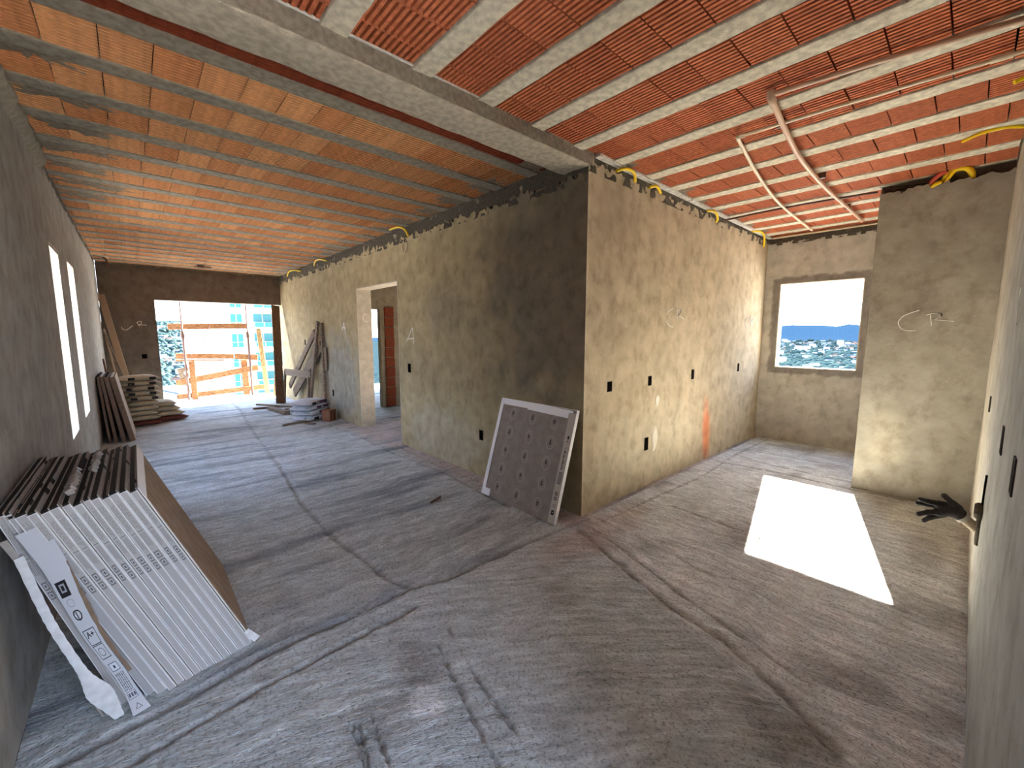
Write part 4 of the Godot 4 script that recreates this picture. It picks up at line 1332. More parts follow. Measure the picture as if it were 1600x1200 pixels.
func build_marks() -> void:
	chalk("large white chalk letters CR on the sand coloured short partition", 2, ZM + 0.005, [[3.927, 1.708, 3.834, 1.678, 3.785, 1.631, 3.802, 1.578, 3.879, 1.537, 3.944, 1.527], [4.011, 1.693, 4.031, 1.586], [3.997, 1.697, 4.069, 1.711, 4.089, 1.683, 4.036, 1.643], [4.035, 1.646, 4.173, 1.61]])
	chalk("smaller white chalk letters CR on the short partition next to the window wall", 2, ZM + 0.005, [[5.94, 1.67, 5.873, 1.634, 5.872, 1.578, 5.965, 1.538], [6.046, 1.669, 6.075, 1.575], [6.046, 1.669, 6.133, 1.677, 6.14, 1.644, 6.061, 1.617, 6.169, 1.587]])
	chalk("wide white chalk letters CR on the square stub wall", 0, 4.97, [[1.66, -0.323, 1.639, -0.375, 1.609, -0.423, 1.561, -0.445, 1.513, -0.426, 1.49, -0.383, 1.49, -0.333], [1.617, -0.252, 1.53, -0.238], [1.618, -0.278, 1.632, -0.229, 1.625, -0.187, 1.602, -0.194, 1.581, -0.23], [1.581, -0.23, 1.571, -0.168, 1.563, -0.113]], 0.007)
	chalk("white chalk letter A on the partition right of the doorway", 0, XP, [[1.371, -4.795, 1.538, -4.639], [1.538, -4.639, 1.344, -4.614], [1.396, -4.769, 1.409, -4.611]])
	chalk("white chalk letter A on the partition left of the doorway", 0, XP, [[1.527, -6.97, 1.645, -6.883], [1.645, -6.883, 1.472, -6.842], [1.566, -6.948, 1.561, -6.831]], 0.015)
	chalk("white chalk letter C on the side of the doorway", 2, -6.321, [[2.708, 1.767, 2.662, 1.758, 2.642, 1.713, 2.651, 1.67, 2.688, 1.648, 2.727, 1.657]], 0.010)
	chalk("faint white chalk letters CR on the dark far wall", 2, ZF + 0.006, [[0.013, 1.62, -0.083, 1.538, -0.136, 1.558, -0.145, 1.588], [0.074, 1.681, 0.103, 1.612], [0.074, 1.681, 0.133, 1.703, 0.141, 1.661, 0.1, 1.636, 0.208, 1.632]], 0.012)
	chalk("white chalk stroke on the right wall near the viewer", 2, ZR - 0.006, [[2.413, 1.624, 2.462, 1.578, 2.433, 1.53, 2.378, 1.492]], 0.012)

func wall_box(label: String, c: Vector3, out: Vector3, w: float, h: float, group: String) -> void:
	# an electrical box: flat black plate painted as its recess shade, thin rim
	var o := thing("electrical_box", label, "electrical box", Transform3D(Basis.looking_at(-out, Vector3.UP), c), group)
	# local +z points out of the wall
	put("opening", box_at(Vector3(0, 0, 0.001), Vector3(w, h, 0.006), 0.001), M.black, o)
	var s := begin()
	for e in [-1, 1]:
		box(s, Transform3D(Basis(), Vector3(e * w / 2, 0, 0.001)), Vector3(0.004, h + 0.004, 0.008), 0.001)
		box(s, Transform3D(Basis(), Vector3(0, e * h / 2, 0.001)), Vector3(w, 0.004, 0.008), 0.001)
	put("rim", done(s), M.rim, o)

func patch(label: String, c: Vector3, rx: float, ry: float) -> void:
	# an oval of fresh filler
	var s := begin()
	var n := 22
	for k in n:
		var a := TAU * k / n
		var b := TAU * (k + 1) / n
		var p := Vector3(cos(a) * rx * (1.0 + 0.15 * sin(a * 3.0)), sin(a) * ry, 0)
		var r := Vector3(cos(b) * rx * (1.0 + 0.15 * sin(b * 3.0)), sin(b) * ry, 0)
		trio(s, Vector3(0, 0, 0.012), p * 0.75 + Vector3(0, 0, 0.011), r * 0.75 + Vector3(0, 0, 0.011), Vector3(0, 0, -1))
		quado(s, p * 0.75 + Vector3(0, 0, 0.011), r * 0.75 + Vector3(0, 0, 0.011), r, p, Vector3(0, 0, -1))
	var o := put("filler_patch", done(s), M.patch)
	o.position = c
	tag(o, label, "filler patch")

func build_boxes() -> void:
	M.patch = bump(mat(Color(0.84, 0.81, 0.74), 0.95), tex(0.05, Color.BLACK, Color.WHITE, 61, 4, 256), 0.4)
	var z := Vector3(0, 0, 1)
	var g := "electrical boxes in the walls"
	wall_box("black electrical box on the short partition, nearest the corner", Vector3(2.90, 1.024, ZM), z, 0.062, 0.082, g)
	wall_box("black electrical box on the short partition, second from the corner", Vector3(3.543, 1.025, ZM), z, 0.058, 0.088, g)
	wall_box("black electrical box on the short partition, third from the corner", Vector3(4.432, 1.03, ZM), z, 0.055, 0.10, g)
	wall_box("black electrical box on the short partition, nearest the window wall", Vector3(5.735, 1.038, ZM), z, 0.05, 0.10, g)
	wall_box("low dark electrical box beside the oval filler patch", Vector3(3.525, 0.425, ZM), z, 0.06, 0.12, g)
	patch("large oval filler patch low on the short partition", Vector3(3.672, 0.45, ZM), 0.055, 0.125)
	patch("small oval filler patch above the large one on short partition", Vector3(3.690, 0.82, ZM), 0.042, 0.065)
	var x := Vector3(-1, 0, 0)
	wall_box("low dark electrical box on the long partition beside the leaning tile", Vector3(XP, 0.432, -3.285), x, 0.06, 0.10, g)
	wall_box("dark electrical box right of the doorway below the letter A", Vector3(XP, 1.033, -4.749), x, 0.07, 0.11, g)
	wall_box("low dark electrical box left of the doorway above the bags", Vector3(XP, 0.423, -7.545), x, 0.06, 0.11, g)
	wall_box("dark slot on the partition left of the trestle, the left of two", Vector3(XP, 1.30, -9.02), x, 0.05, 0.10, g)
	wall_box("dark slot on the partition left of the trestle, the right of two", Vector3(XP, 1.285, -8.82), x, 0.05, 0.10, g)
	wall_box("dark four-hole electrical box on the dark far wall", Vector3(0.135, 1.035, ZF), z, 0.075, 0.085, g)
	var n := Vector3(0, 0, -1)
	wall_box("dark electrical box slot on the right wall nearest the stub wall", Vector3(3.823, 1.035, ZR), n, 0.05, 0.09, g)
	wall_box("dark electrical box slot in the middle of the right wall", Vector3(2.34, 1.066, ZR), n, 0.055, 0.10, g)
	wall_box("dark electrical box slot on the right wall nearest the viewer", Vector3(1.74, 1.07, ZR), n, 0.055, 0.10, g)

func build_pipes() -> void:
	var p := thing("ceiling_pipe", "thick beige water pipe running under the side room ceiling", "pipe", Transform3D(Basis(), Vector3(2.64, 2.72, -0.84)))
	var o := p.position
	var pts := [Vector3(2.64, 2.722, -0.84), Vector3(3.08, 2.716, -0.89), Vector3(3.7, 2.713, -0.945), Vector3(4.58, 2.716, -0.965), Vector3(5.27, 2.722, -0.955), Vector3(6.13, 2.728, -0.945)].map(func(v): return v - o)
	put("tube", tube_mesh(curve(pts, 5), 0.0155, 12), M.pvc, p)
	put("elbow", tube_mesh([Vector3(0, 0.03, 0), Vector3(0, 0.0, 0.0), Vector3(0.05, 0, -0.005)], 0.021, 12), M.pvc, p)
	put("tube", tube_mesh([Vector3(0, 0.012, 0), Vector3(0.06, 0.014, 0.4), Vector3(0.17, 0.016, 0.90)], 0.013, 10), M.pvc, p)
	for k in 3:
		put("clip", box_at(Vector3(0.4 + 1.2 * k, 0.018, -0.06 - 0.03 * k), Vector3(0.03, 0.05, 0.045), 0.004), M.pvc_brown, p)
	put("socket", tube_mesh([Vector3(6.08, 2.728, -0.945) - o, Vector3(6.16, 2.728, -0.945) - o], 0.021, 12), M.pvc, p)
	var c := thing("ceiling_pipe", "thin cream pipe bent once under the side room ceiling, left of the thick one", "pipe", Transform3D(Basis(), Vector3(3.0, 2.72, -1.135)))
	o = c.position
	pts = [Vector3(3.0, 2.722, -1.135), Vector3(3.82, 2.712, -1.262), Vector3(4.8, 2.714, -1.37), Vector3(6.24, 2.722, -1.43)].map(func(v): return v - o)
	put("tube", tube_mesh(curve(pts, 6), 0.0115, 10), M.pvc_cream, c)
	put("tube", tube_mesh([Vector3(0, 0.004, 0), Vector3(0.03, 0.006, 0.5), Vector3(0.09, 0.008, 1.21)], 0.010, 10), M.pvc_cream, c)
	put("elbow", tube_mesh([Vector3(0.01, 0.004, 0.04), Vector3(0, 0.004, 0.0), Vector3(0.04, 0, -0.006)], 0.015, 10), M.pvc_cream, c)
	put("coupling", tube_mesh([Vector3(0.078, 0.008, 1.08), Vector3(0.083, 0.008, 1.15)], 0.016, 10), M.pvc_cream, c)
	var d := put("ceiling_conduit", tube_mesh(curve([Vector3(5.0, 2.725, -1.96), Vector3(4.95, 2.72, -1.53), Vector3(4.97, 2.72, -1.1), Vector3(5.04, 2.722, -0.68)], 5), 0.010, 8), M.pvc_brown)
	tag(d, "dark conduit under the ceiling from the short partition to the stub wall", "conduit")
	d = put("ceiling_conduit", tube_mesh([Vector3(6.50, 2.745, -1.93), Vector3(6.50, 2.74, -0.70)], 0.012, 8), M.pvc_cream)
	tag(d, "pale conduit along the top of the window wall", "conduit")
	# conduits that stick out of the wall tops
	var hoses := [
		["yellow conduit bow at the top of the short partition, nearest the corner", [[2.86, 2.705, -1.955], [2.93, 2.735, -1.94], [3.02, 2.745, -1.93], [3.10, 2.735, -1.945], [3.15, 2.70, -1.97]]],
		["tiny yellow conduit bow at the top of the short partition, second from the corner", [[3.36, 2.70, -1.96], [3.45, 2.725, -1.945], [3.56, 2.70, -1.965]]],
		["yellow conduit stub at the top of the short partition, middle of the wall", [[4.50, 2.725, -1.955], [4.63, 2.735, -1.93], [4.74, 2.69, -1.945], [4.76, 2.66, -1.97]]],
		["yellow conduit hanging down at the far end of the short partition", [[5.82, 2.735, -1.96], [6.0, 2.755, -1.92], [6.18, 2.72, -1.93], [6.26, 2.61, -1.955]]],
		["yellow conduit hanging from the hall ceiling right of the doorway", [[2.50, 2.765, -5.05], [2.49, 2.75, -4.80], [2.515, 2.70, -4.68], [2.54, 2.62, -4.65]]],
		["yellow conduit bow at the top of the partition left of the doorway", [[2.54, 2.70, -8.15], [2.50, 2.745, -7.95], [2.49, 2.745, -7.7], [2.54, 2.70, -7.50]]],
		["yellow conduit bow at the top of the partition by the far wall", [[2.54, 2.69, -9.95], [2.49, 2.74, -9.6], [2.49, 2.735, -9.25], [2.54, 2.69, -9.0]]],
		["large yellow conduit loop on top of the stub wall", [[5.03, 2.675, -0.285], [5.0, 2.735, -0.255], [4.975, 2.768, -0.20], [4.97, 2.758, -0.145], [4.99, 2.72, -0.115], [5.02, 2.665, -0.105]]],
		["small yellow conduit leg beside the large loop on stub wall", [[5.02, 2.66, -0.262], [4.985, 2.71, -0.245], [4.97, 2.755, -0.215]]],
		["short yellow conduit stub lying on the stub wall edge, left of the loop", [[5.0, 2.655, -0.345], [4.965, 2.675, -0.315], [4.975, 2.69, -0.285]]],
		["thin yellow conduit at the top of the right wall near the stub wall", [[4.22, 2.745, 0.10], [4.18, 2.755, 0.02], [4.15, 2.742, -0.08], [4.16, 2.72, -0.16]]],
		["thin yellow conduit at the top of the right wall nearer the viewer", [[3.45, 2.735, 0.11], [3.42, 2.735, 0.07], [3.40, 2.72, 0.03]]]]
	for k in hoses.size():
		var pp: Array = hoses[k][1].map(func(a): return Vector3(a[0], a[1], a[2]))
		var r: float = 0.0125 if k < 7 else 0.016
		if k == 7:
			r = 0.021
		if k > 9:
			r = 0.011
		tag(put("yellow_conduit", tube_mesh(curve(pp, 6), r, 8), M.yellow), hoses[k][0], "conduit", "yellow conduits")
	var rt := put("red_conduit", tube_mesh(curve([Vector3(5.02, 2.67, -0.37), Vector3(4.98, 2.71, -0.335), Vector3(4.97, 2.755, -0.285), Vector3(4.99, 2.762, -0.25)], 6), 0.018, 8), M.red_tube)
	tag(rt, "red conduit end beside the yellow loop on the stub wall", "conduit")
	var dw := put("thin_wire", tube_mesh(curve([Vector3(4.962, 2.735, -0.66), Vector3(4.958, 2.712, -0.52), Vector3(4.958, 2.70, -0.40), Vector3(4.962, 2.695, -0.345)], 5), 0.003, 6), M.black)
	tag(dw, "thin dark wire lying along the top edge of the stub wall", "wire")
	var wire := put("wire_loop", tube_mesh(curve([Vector3(2.555, 2.60, -4.80), Vector3(2.548, 2.52, -4.84), Vector3(2.548, 2.44, -4.78), Vector3(2.548, 2.50, -4.72), Vector3(2.555, 2.60, -4.74)], 6), 0.005, 6), M.pvc_cream)
	tag(wire, "thin pale wire loop hanging on the partition above the doorway", "wire")
	# ceiling outlet in the far part of the hall
	var lamp := thing("ceiling_outlet", "small round outlet hanging under the far hall ceiling", "ceiling outlet", Transform3D(Basis(), Vector3(1.06, 2.74, -10.0)))
	put("plate", box_at(Vector3(0.03, -0.012, 0), Vector3(0.26, 0.014, 0.16), 0.004), M.wood_dark, lamp)
	put("box", tube_mesh([Vector3(0, 0.035, 0), Vector3(0, -0.03, 0)], 0.055, 14), M.pvc_brown, lamp)
	var stub := put("hanging_conduit", tube_mesh(curve([Vector3(-0.39, 2.765, -9.95), Vector3(-0.30, 2.76, -10.0), Vector3(-0.24, 2.72, -10.05), Vector3(-0.23, 2.60, -10.06)], 5), 0.014, 8), M.pvc_brown)
	tag(stub, "dark conduit end hanging in the far left ceiling corner", "conduit")

# ---------------------------------------------------------------- glove on the pipe
func nets(bones: Array, cell: float, k: float) -> ArrayMesh:
	# bones: [a, ra, b, rb]; their tapered capsules joined smoothly and meshed as surface nets
	var lo := Vector3.INF
	var hi := -Vector3.INF
	for b in bones:
		var r := Vector3.ONE * (maxf(b[1], b[3]) + 3.0 * cell)
		lo = lo.min(b[0] - r).min(b[2] - r)
		hi = hi.max(b[0] + r).max(b[2] + r)
	var n := Vector3i(((hi - lo) / cell).ceil()) + Vector3i.ONE
	var f := PackedFloat32Array()
	f.resize(n.x * n.y * n.z)
	f.fill(1.0)
	for b in bones:
		var ab: Vector3 = b[2] - b[0]
		var l2 := ab.length_squared()
		var rm := Vector3.ONE * (maxf(b[1], b[3]) + 3.0 * cell)
		var i0 := Vector3i(((b[0].min(b[2]) - rm - lo) / cell).floor()).clamp(Vector3i.ZERO, n - Vector3i.ONE)
		var i1 := Vector3i(((b[0].max(b[2]) + rm - lo) / cell).ceil()).clamp(Vector3i.ZERO, n - Vector3i.ONE)
		for z in range(i0.z, i1.z + 1):
			for y in range(i0.y, i1.y + 1):
				for x in range(i0.x, i1.x + 1):
					var p := lo + Vector3(x, y, z) * cell
					var t: float = clampf((p - b[0]).dot(ab) / l2, 0.0, 1.0)
					var d: float = p.distance_to(b[0] + ab * t) - lerpf(b[1], b[3], t)
					var at := (z * n.y + y) * n.x + x
					var h := maxf(k - absf(f[at] - d), 0.0) / k
					f[at] = minf(f[at], d) - h * h * k * 0.25
	var vid := {}
	var vs := []
	var s := begin()
	s.set_smooth_group(1)
	for z in n.z - 1:
		for y in n.y - 1:
			for x in n.x - 1:
				var at := (z * n.y + y) * n.x + x
				var sum := Vector3.ZERO
				var c := 0
				var inside := f[at] < 0.0
				var mixed := false
				for e in 8:
					var q := at + (e & 1) + (n.x if e & 2 else 0) + (n.x * n.y if e & 4 else 0)
					if (f[q] < 0.0) != inside:
						mixed = true
				if not mixed:
					continue
				for e in 8:
					for ax in 3:
						var bit := 1 << ax
						if e & bit:
							continue
						var q := at + (e & 1) + (n.x if e & 2 else 0) + (n.x * n.y if e & 4 else 0)
						var r: int = q + [1, n.x, n.x * n.y][ax]
						if (f[q] < 0.0) != (f[r] < 0.0):
							var t := f[q] / (f[q] - f[r])
							var p := Vector3(x + (e & 1), y + (1 if e & 2 else 0), z + (1 if e & 4 else 0))
							p[ax] += t
							sum += p
							c += 1
				vid[at] = vs.size()
				vs.append(lo + sum / c * cell)
	var st := [1, n.x, n.x * n.y]
	for z in range(1, n.z - 1):
		for y in range(1, n.y - 1):
			for x in range(1, n.x - 1):
				var at := (z * n.y + y) * n.x + x
				for ax in 3:
					var r: int = at + st[ax]
					if (f[at] < 0.0) == (f[r] < 0.0):
						continue
					var u: int = st[(ax + 1) % 3]
					var v: int = st[(ax + 2) % 3]
					var q := [at - u - v, at - v, at, at - u]
					var out := Vector3.ZERO
					out[ax] = 1.0 if f[at] < 0.0 else -1.0
					var a: Vector3 = vs[vid[q[0]]]
					quado(s, a, vs[vid[q[1]]], vs[vid[q[2]]], vs[vid[q[3]]], a - out)
	return done(s)

func build_glove() -> void:
	var w := Vector3(3.07, 0.475, ZR)          # where the pipe leaves the wall
	var tip := Vector3(3.02, 0.565, 0.015)
	var p := thing("waste_pipe", "short cream waste pipe sticking out of the right wall", "pipe", Transform3D(Basis(), w))
	put("tube", tube_mesh([(w - tip) * 0.25, tip - w], 0.0235, 16), M.pipe, p)
	put("broken_collar", box_at(Vector3(0.0, 0.0, -0.004), Vector3(0.10, 0.13, 0.02), 0.008), M.mortar, p)
	var g := thing("work_glove", "black rubber work glove pulled over the end of the waste pipe", "glove", Transform3D(Basis(), tip))
	# fingers towards the room: -z and slightly along -x, hand a little drooping
	var f := Vector3(-0.06, -0.05, -1.0).normalized()
	var wrist := Vector3(0.012, -0.02, 0.024)
	var pal := f * 0.05 + Vector3(-0.005, 0.0, 0)
	var bones := [[wrist, 0.031, Vector3.ZERO, 0.034], [Vector3.ZERO, 0.031, pal + Vector3(0, 0.018, 0), 0.021], [Vector3.ZERO, 0.031, pal + Vector3(0, -0.02, 0), 0.021]]
	var roots := [0.026, 0.008, -0.012, -0.030]
	var lens := [0.066, 0.074, 0.066, 0.046]
	var droop := [0.006, -0.004, -0.012, -0.016]
	for k in 4:
		var a := pal + Vector3(0.006 * (k % 2), roots[k], 0) + f * 0.004
		var spread := Vector3(-0.014 + 0.020 * (k % 2), [0.002, 0.001, -0.010, -0.022][k], 0)
		var b: Vector3 = a + f * lens[k] * 0.55 + spread + Vector3(0, droop[k] * 0.4, 0)
		var c: Vector3 = b + f * lens[k] * 0.5 + spread * 0.4 + Vector3(0, droop[k], 0)
		bones.append([a - f * 0.02, 0.0150, b, 0.0132])
		bones.append([b, 0.0132, c, 0.0112])
	var th := Vector3(-0.012, 0.038, -0.006)
	bones.append([Vector3(0, 0.018, 0.012), 0.019, th, 0.0165])
	bones.append([th, 0.0135, th + Vector3(-0.012, 0.036, -0.034), 0.0125])
	put("hand", nets(bones, 0.0038, 0.006), M.glove, g)
	put("cuff", tube_mesh([wrist * 0.95, wrist * 1.45], 0.0345, 18), M.glove_cuff, g)
	var ck := put("wall_crack", tube_mesh(curve([Vector3(3.06, 0.40, ZR - 0.004), Vector3(3.055, 0.50, ZR - 0.004), Vector3(3.02, 0.60, ZR - 0.004), Vector3(3.01, 0.70, ZR - 0.004), Vector3(2.99, 0.78, ZR - 0.004)], 5), 0.006, 5), M.black)
	tag(ck, "dark vertical crack in the right wall around the waste pipe", "crack")
	var lump := begin()
	box(lump, Transform3D(Basis(Vector3(0, 0, 1), 0.4), Vector3(3.0, 0.595, ZR - 0.012)), Vector3(0.09, 0.05, 0.035), 0.012)
	box(lump, Transform3D(Basis(Vector3(0, 0, 1), 0.1), Vector3(3.02, 0.55, ZR - 0.008)), Vector3(0.02, 0.10, 0.02), 0.006)
	tag(put("mortar_lump", done(lump), M.mortar), "broken grey mortar lump on the right wall above the waste pipe", "mortar lump")

# ---------------------------------------------------------------- outside
func build_tower() -> void:
	var z := -76.0
	var o := thing("apartment_tower", "pale apartment tower with teal windows seen through the far opening", "building", Transform3D(Basis(), Vector3(12, -34, z)))
	var q := o.position
	put("wall", box_at(Vector3(9.35, -9.0, z - 6) - q, Vector3(6.6, 50, 12)), M.facade, o)
	put("wall", box_at(Vector3(18.5, -9.0, z - 6.6) - q, Vector3(11.8, 50, 12)), M.facade, o)
	put("pilaster", box_at(Vector3(7.95, -9.0, z + 0.1) - q, Vector3(0.55, 50, 0.5)), M.facade_grey, o)
	var floors := range(-9, 6)
	for k in floors:
		var y: float = 4.63 + 3.03 * k   # top of the window
		var win := put("window", box_at(Vector3(11.9, y - 1.06, z + 0.03) - q, Vector3(1.66, 2.12, 0.10)), M.house_white, o)
		for c in 2:
			for r in 2:
				var hh := 1.22 if r == 0 else 0.72
				var cy := y - 0.66 if r == 0 else y - 1.70
				put("pane", box_at(Vector3(11.5 + 0.80 * c, cy, z + 0.10) - q, Vector3(0.68, hh, 0.05)), M.glass_teal, win)
		var bal := put("balcony", box_at(Vector3(18.4, y - 2.42, z + 0.3) - q, Vector3(8.8, 0.55, 1.8)), M.facade_beige, o)
		put("band", box_at(Vector3(13.2, y + 0.45, z + 0.06) - q, Vector3(1.9, 0.30, 0.12)), M.facade_beige, o)
		for c in 6:
			put("glazing", box_at(Vector3(14.75 + 1.35 * c, y - 0.55, z + 0.02) - q, Vector3(1.2, 1.25, 0.08)), M.glass_teal, bal)
			put("railing_pane", box_at(Vector3(14.75 + 1.35 * c, y - 1.62, z + 1.1) - q, Vector3(1.2, 0.72, 0.06)), M.glass_teal, bal)

func land_height(az: float, r: float) -> float:
	# degrees to the right of -z, metres out
	var y := -34.0
	var left := smoothstep(-20.0, -2.0, az) * (1.0 - smoothstep(9.0, 24.0, az))
	y += left * (smoothstep(450.0, 1500.0, r) * 62.0 + smoothstep(1500.0, 2600.0, r) * 34.0 * (0.75 + 0.35 * n_big.get_noise_2d(az * 14.0, 7.0)))
	var right := smoothstep(25.0, 55.0, az)
	y += right * smoothstep(2300.0, 4400.0, r) * (118.0 + 26.0 * n_mid.get_noise_2d(az * 30.0, 3.0))
	y += n_mid.get_noise_2d(az * 60.0, r * 0.9) * 5.0 * smoothstep(500.0, 1500.0, r)
	return y

func land_point(az: float, r: float) -> Vector3:
	return Vector3(sin(deg_to_rad(az)) * r, land_height(az, r), -cos(deg_to_rad(az)) * r)

func house_mesh(kind: int) -> ArrayMesh:
	var roof: Material = [M.roof_red, M.roof_grey, M.roof_pale, M.roof_grey][kind]
	var wall: Material = [M.house_white, M.house_white, M.house_grey, M.house_white][kind]
	var s := begin()
	if kind == 3:
		box(s, Transform3D(Basis(), Vector3(0, 5.5, 0)), Vector3(9, 11, 9))
	else:
		box(s, Transform3D(Basis(), Vector3(0, 1.8, 0)), Vector3(11, 3.6, 8))
	s.set_material(wall)
	var me := done(s)
	var r := begin()
	if kind < 2:
		var a := [Vector3(-6, 3.5, -4.6), Vector3(6, 3.5, -4.6), Vector3(6, 3.5, 4.6), Vector3(-6, 3.5, 4.6), Vector3(-6, 5.6, 0), Vector3(6, 5.6, 0)]
		var c := Vector3(0, 3.8, 0)
		quado(r, a[0], a[1], a[5], a[4], c)
		quado(r, a[3], a[2], a[5], a[4], c)
		trio(r, a[0], a[3], a[4], c)
		trio(r, a[1], a[2], a[5], c)
		quado(r, a[0], a[1], a[2], a[3], c)
	else:
		box(r, Transform3D(Basis(), Vector3(0, 11.2 if kind == 3 else 3.9, 0)), Vector3(9.4, 0.6, 9.4) if kind == 3 else Vector3(11.6, 0.6, 8.6))
	r.set_material(roof)
	r.generate_normals()
	r.commit(me)
	return me

func build_land() -> void:
	var pos := PackedVector3Array()
	var rs := [25.0, 60.0, 120.0, 220.0, 340.0, 460.0, 600.0, 760.0, 950.0, 1150.0, 1350.0, 1600.0, 1900.0, 2200.0, 2600.0]
	var nu := 181
	for r in rs:
		for i in nu:
			pos.append(land_point(i * 2.0 - 180.0, r))
	struct(put("ground", grid(nu, rs.size(), pos, PackedColorArray(), PackedByteArray(), Vector3.UP), M.ground), "valley floor and near hillside far below the flat", "ground")
	pos = PackedVector3Array()  # pale ring out of view, added to bounce light onto the ceilings
	for r in [6.0, 25.0, 80.0, 160.0, 230.0]:
		for i in nu:
			pos.append(land_point(i * 2.0 - 180.0, r) + Vector3(0, 0.6, 0))
	struct(put("bounce_ground", grid(nu, 5, pos, PackedColorArray(), PackedByteArray(), Vector3.UP), M.bounce_ground), "added pale ground below the building, out of view, bouncing light upward", "bounce_ground")
	pos = PackedVector3Array()
	rs = [2600.0, 2900.0, 3200.0, 3500.0, 3800.0, 4100.0, 4400.0, 4900.0, 5600.0]
	nu = 361
	for r in rs:
		for i in nu:
			pos.append(land_point(i - 180.0, r))
	struct(put("hills", grid(nu, rs.size(), pos, PackedColorArray(), PackedByteArray(), Vector3.UP), M.hill), "low hills across the valley, blue haze painted into their colour", "hills")
	# houses, trees
	var kinds := []
	for k in 4:
		kinds.append(house_mesh(k))
	rng.seed = 2024
	var crowns := []
	var taken := []
	for side in 2:
		var n := 640 if side else 200
		for k in n:
			var az := rng.randf_range(73.0, 84.0) if side else rng.randf_range(1.2, 6.6)
			var t := rng.randf()
			var slope := lerpf(0.072, 0.016, t)
			var r: float = 34.0 / slope if side else lerpf(300.0, 1500.0, t)
			var p := land_point(az, r)
			var sc := 0.45 + r / 2200.0 + rng.randf() * 0.35
			if rng.randf() < (0.25 if side else 0.35):
				crowns.append([p, sc * (0.5 + 0.5 * rng.randf())])
				continue
			var free := true
			for t2 in taken:
				if Vector2(t2.x - p.x, t2.y - p.z).length() < (t2.z + sc) * 6.9:
					free = false
					break
			if not free:
				crowns.append([p, sc * (0.6 + 0.5 * rng.randf())])
				continue
			taken.append(Vector3(p.x, p.z, sc))
			var kd := rng.randi() % 4
			if kd == 3 and rng.randf() < 0.7:
				kd = 1
			var h := MeshInstance3D.new()
			h.name = numbered("house", self)
			h.mesh = kinds[kd]
			h.transform = Transform3D(Basis(Vector3.UP, rng.randf() * TAU).scaled(Vector3.ONE * sc), p)
			add_child(h, true)
			if side:
				tag(h, "tiny distant house in the valley seen through the square window", "house", "houses in the valley beyond the square window")
			else:
				tag(h, "tiny distant house on the hillside seen through the far opening", "house", "houses on the hillside beyond the far opening")
	for k in 4200:
		var right := k % 4 == 0
		var az := rng.randf_range(72.0, 85.0) if right else rng.randf_range(0.0, 8.0)
		var r: float = 34.0 / lerpf(0.075, 0.013, rng.randf()) if right else rng.randf_range(320.0, 2300.0)
		crowns.append([land_point(az, r), (0.55 if right else 0.32) + r / 1900.0 + rng.randf() * (0.5 if right else 0.3)])
	var s := begin()
	s.set_smooth_group(1)
	var nb := 7
	for j in 5:
		for i in nb:
			var v := []
			for c in [[i, j], [i + 1, j], [i + 1, j + 1], [i, j + 1]]:
				var a: float = TAU * (c[0] % nb) / nb
				var b: float = PI * c[1] / 5.0
				var rr := 1.0 + 0.25 * n_small.get_noise_3d(cos(a) * 300.0 * sin(b), cos(b) * 300.0, sin(a) * 300.0 * sin(b))
				v.append(Vector3(cos(a) * sin(b) * rr * 3.6, 2.6 + cos(b) * 3.0 * rr, sin(a) * sin(b) * rr * 3.6))
			quado(s, v[0], v[1], v[2], v[3], Vector3(0, 2.6, 0))
	var mm := MultiMesh.new()
	mm.transform_format = MultiMesh.TRANSFORM_3D
	mm.mesh = done(s)
	mm.instance_count = crowns.size()
	for k in crowns.size():
		mm.set_instance_transform(k, Transform3D(Basis(Vector3.UP, k * 1.7).scaled(Vector3.ONE * crowns[k][1]), crowns[k][0]))
	var tr := MultiMeshInstance3D.new()
	tr.name = "tree_crowns"
	tr.multimesh = mm
	tr.material_override = M.leaf
	add_child(tr, true)
	tag(tr, "green tree crowns scattered between the distant houses", "trees").set_meta("kind", "stuff")
	# the flat pale roof just below the balcony
	var rf := thing("warehouse", "large flat pale roofed warehouse below the balcony", "building", Transform3D(Basis(Vector3.UP, 0.25), Vector3(11.5, -34, -262)))
	put("wall", box_at(Vector3(0, 3.5, 0), Vector3(26, 7, 60)), M.house_white, rf)
	put("roof", box_at(Vector3(0, 7.3, 0), Vector3(27, 0.6, 61), 0.1), M.roof_pale, rf)
	put("ridge_vent", box_at(Vector3(-1.0, 7.9, 0), Vector3(0.8, 0.7, 58), 0.1), M.roof_grey, rf)

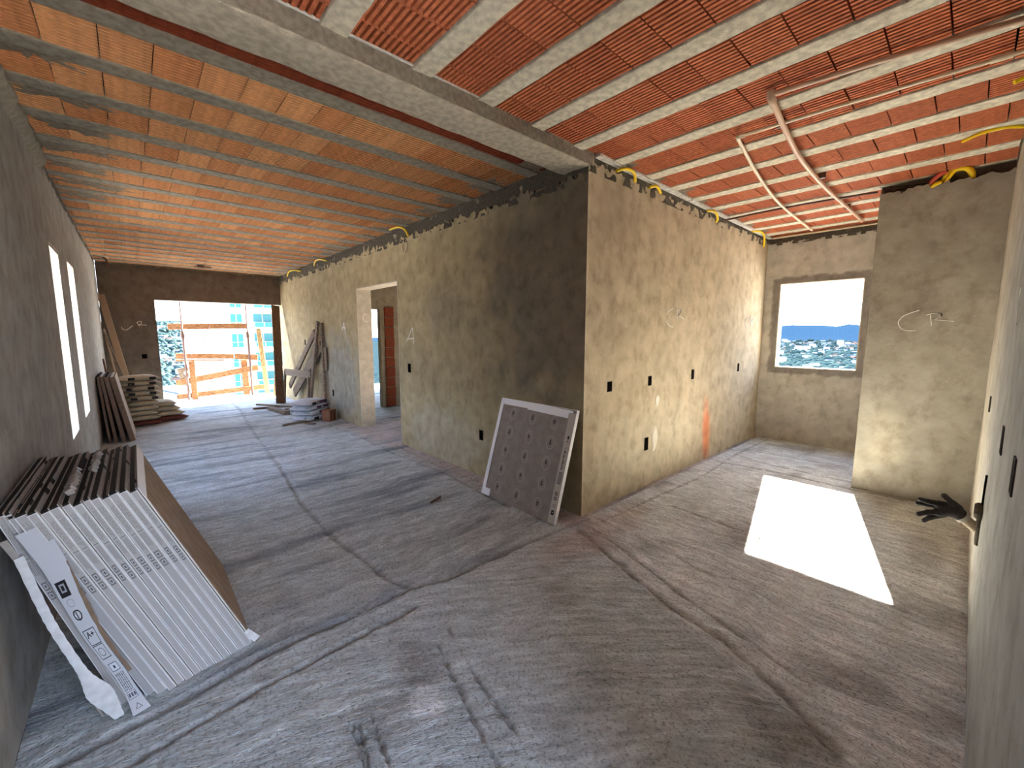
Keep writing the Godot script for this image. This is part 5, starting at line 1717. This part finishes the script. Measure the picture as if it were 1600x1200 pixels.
# ---------------------------------------------------------------- all together
func _ready() -> void:
	var cam := Camera3D.new()
	cam.name = "camera"
	cam.fov = rad_to_deg(2.0 * atan(600.0 / 648.32))
	cam.near = 0.02
	cam.far = 8000.0
	add_child(cam)
	cam.position = Vector3(0, H, 0)
	cam.rotation = Vector3(deg_to_rad(-6.7458), deg_to_rad(-42.2254), deg_to_rad(0.0442))
	cam.current = true
	var we := WorldEnvironment.new()
	we.name = "world"
	var env := Environment.new()
	env.background_mode = Environment.BG_SKY
	var sky := Sky.new()
	var sm := ProceduralSkyMaterial.new()
	sm.sky_top_color = Color(0.57, 0.69, 0.87)
	sm.sky_horizon_color = Color(0.94, 0.955, 0.97)
	sm.sky_curve = 0.18
	sm.ground_bottom_color = Color(0.35, 0.36, 0.36)
	sm.ground_horizon_color = Color(0.6, 0.63, 0.66)
	sm.sky_energy_multiplier = 1.0
	sky.sky_material = sm
	env.sky = sky
	env.tonemap_mode = Environment.TONE_MAPPER_LINEAR
	env.tonemap_exposure = 18.0
	env.sdfgi_enabled = true
	env.ssao_enabled = true
	env.ssil_enabled = true
	we.environment = env
	add_child(we)
	var sun := DirectionalLight3D.new()
	sun.name = "sun"
	sun.light_color = Color(1.0, 0.96, 0.90)
	sun.light_energy = 2.9
	sun.light_angular_distance = 0.5
	sun.shadow_enabled = true
	sun.sky_mode = DirectionalLight3D.SKY_MODE_LIGHT_ONLY
	add_child(sun)
	sun.look_at_from_position(Vector3.ZERO, Vector3(-1.763, -1.0, 0.423))

	for q in [[n_small, 0.01, 1, 3], [n_mid, 0.01, 2, 4], [n_big, 0.01, 3, 3], [n_jag, 0.05, 4, 2]]:
		q[0].frequency = q[1]
		q[0].seed = q[2]
		q[0].fractal_octaves = q[3]
		q[0].noise_type = FastNoiseLite.TYPE_SIMPLEX_SMOOTH
	setup_materials()
	build_floor()
	build_walls()
	build_ceiling()
	build_land()
	build_tower()
	build_balcony()
	build_tile_stack()
	build_leaning_box()
	build_far_boards()
	build_bags()
	build_timber()
	build_pipes()
	build_glove()
	build_boxes()
	build_marks()
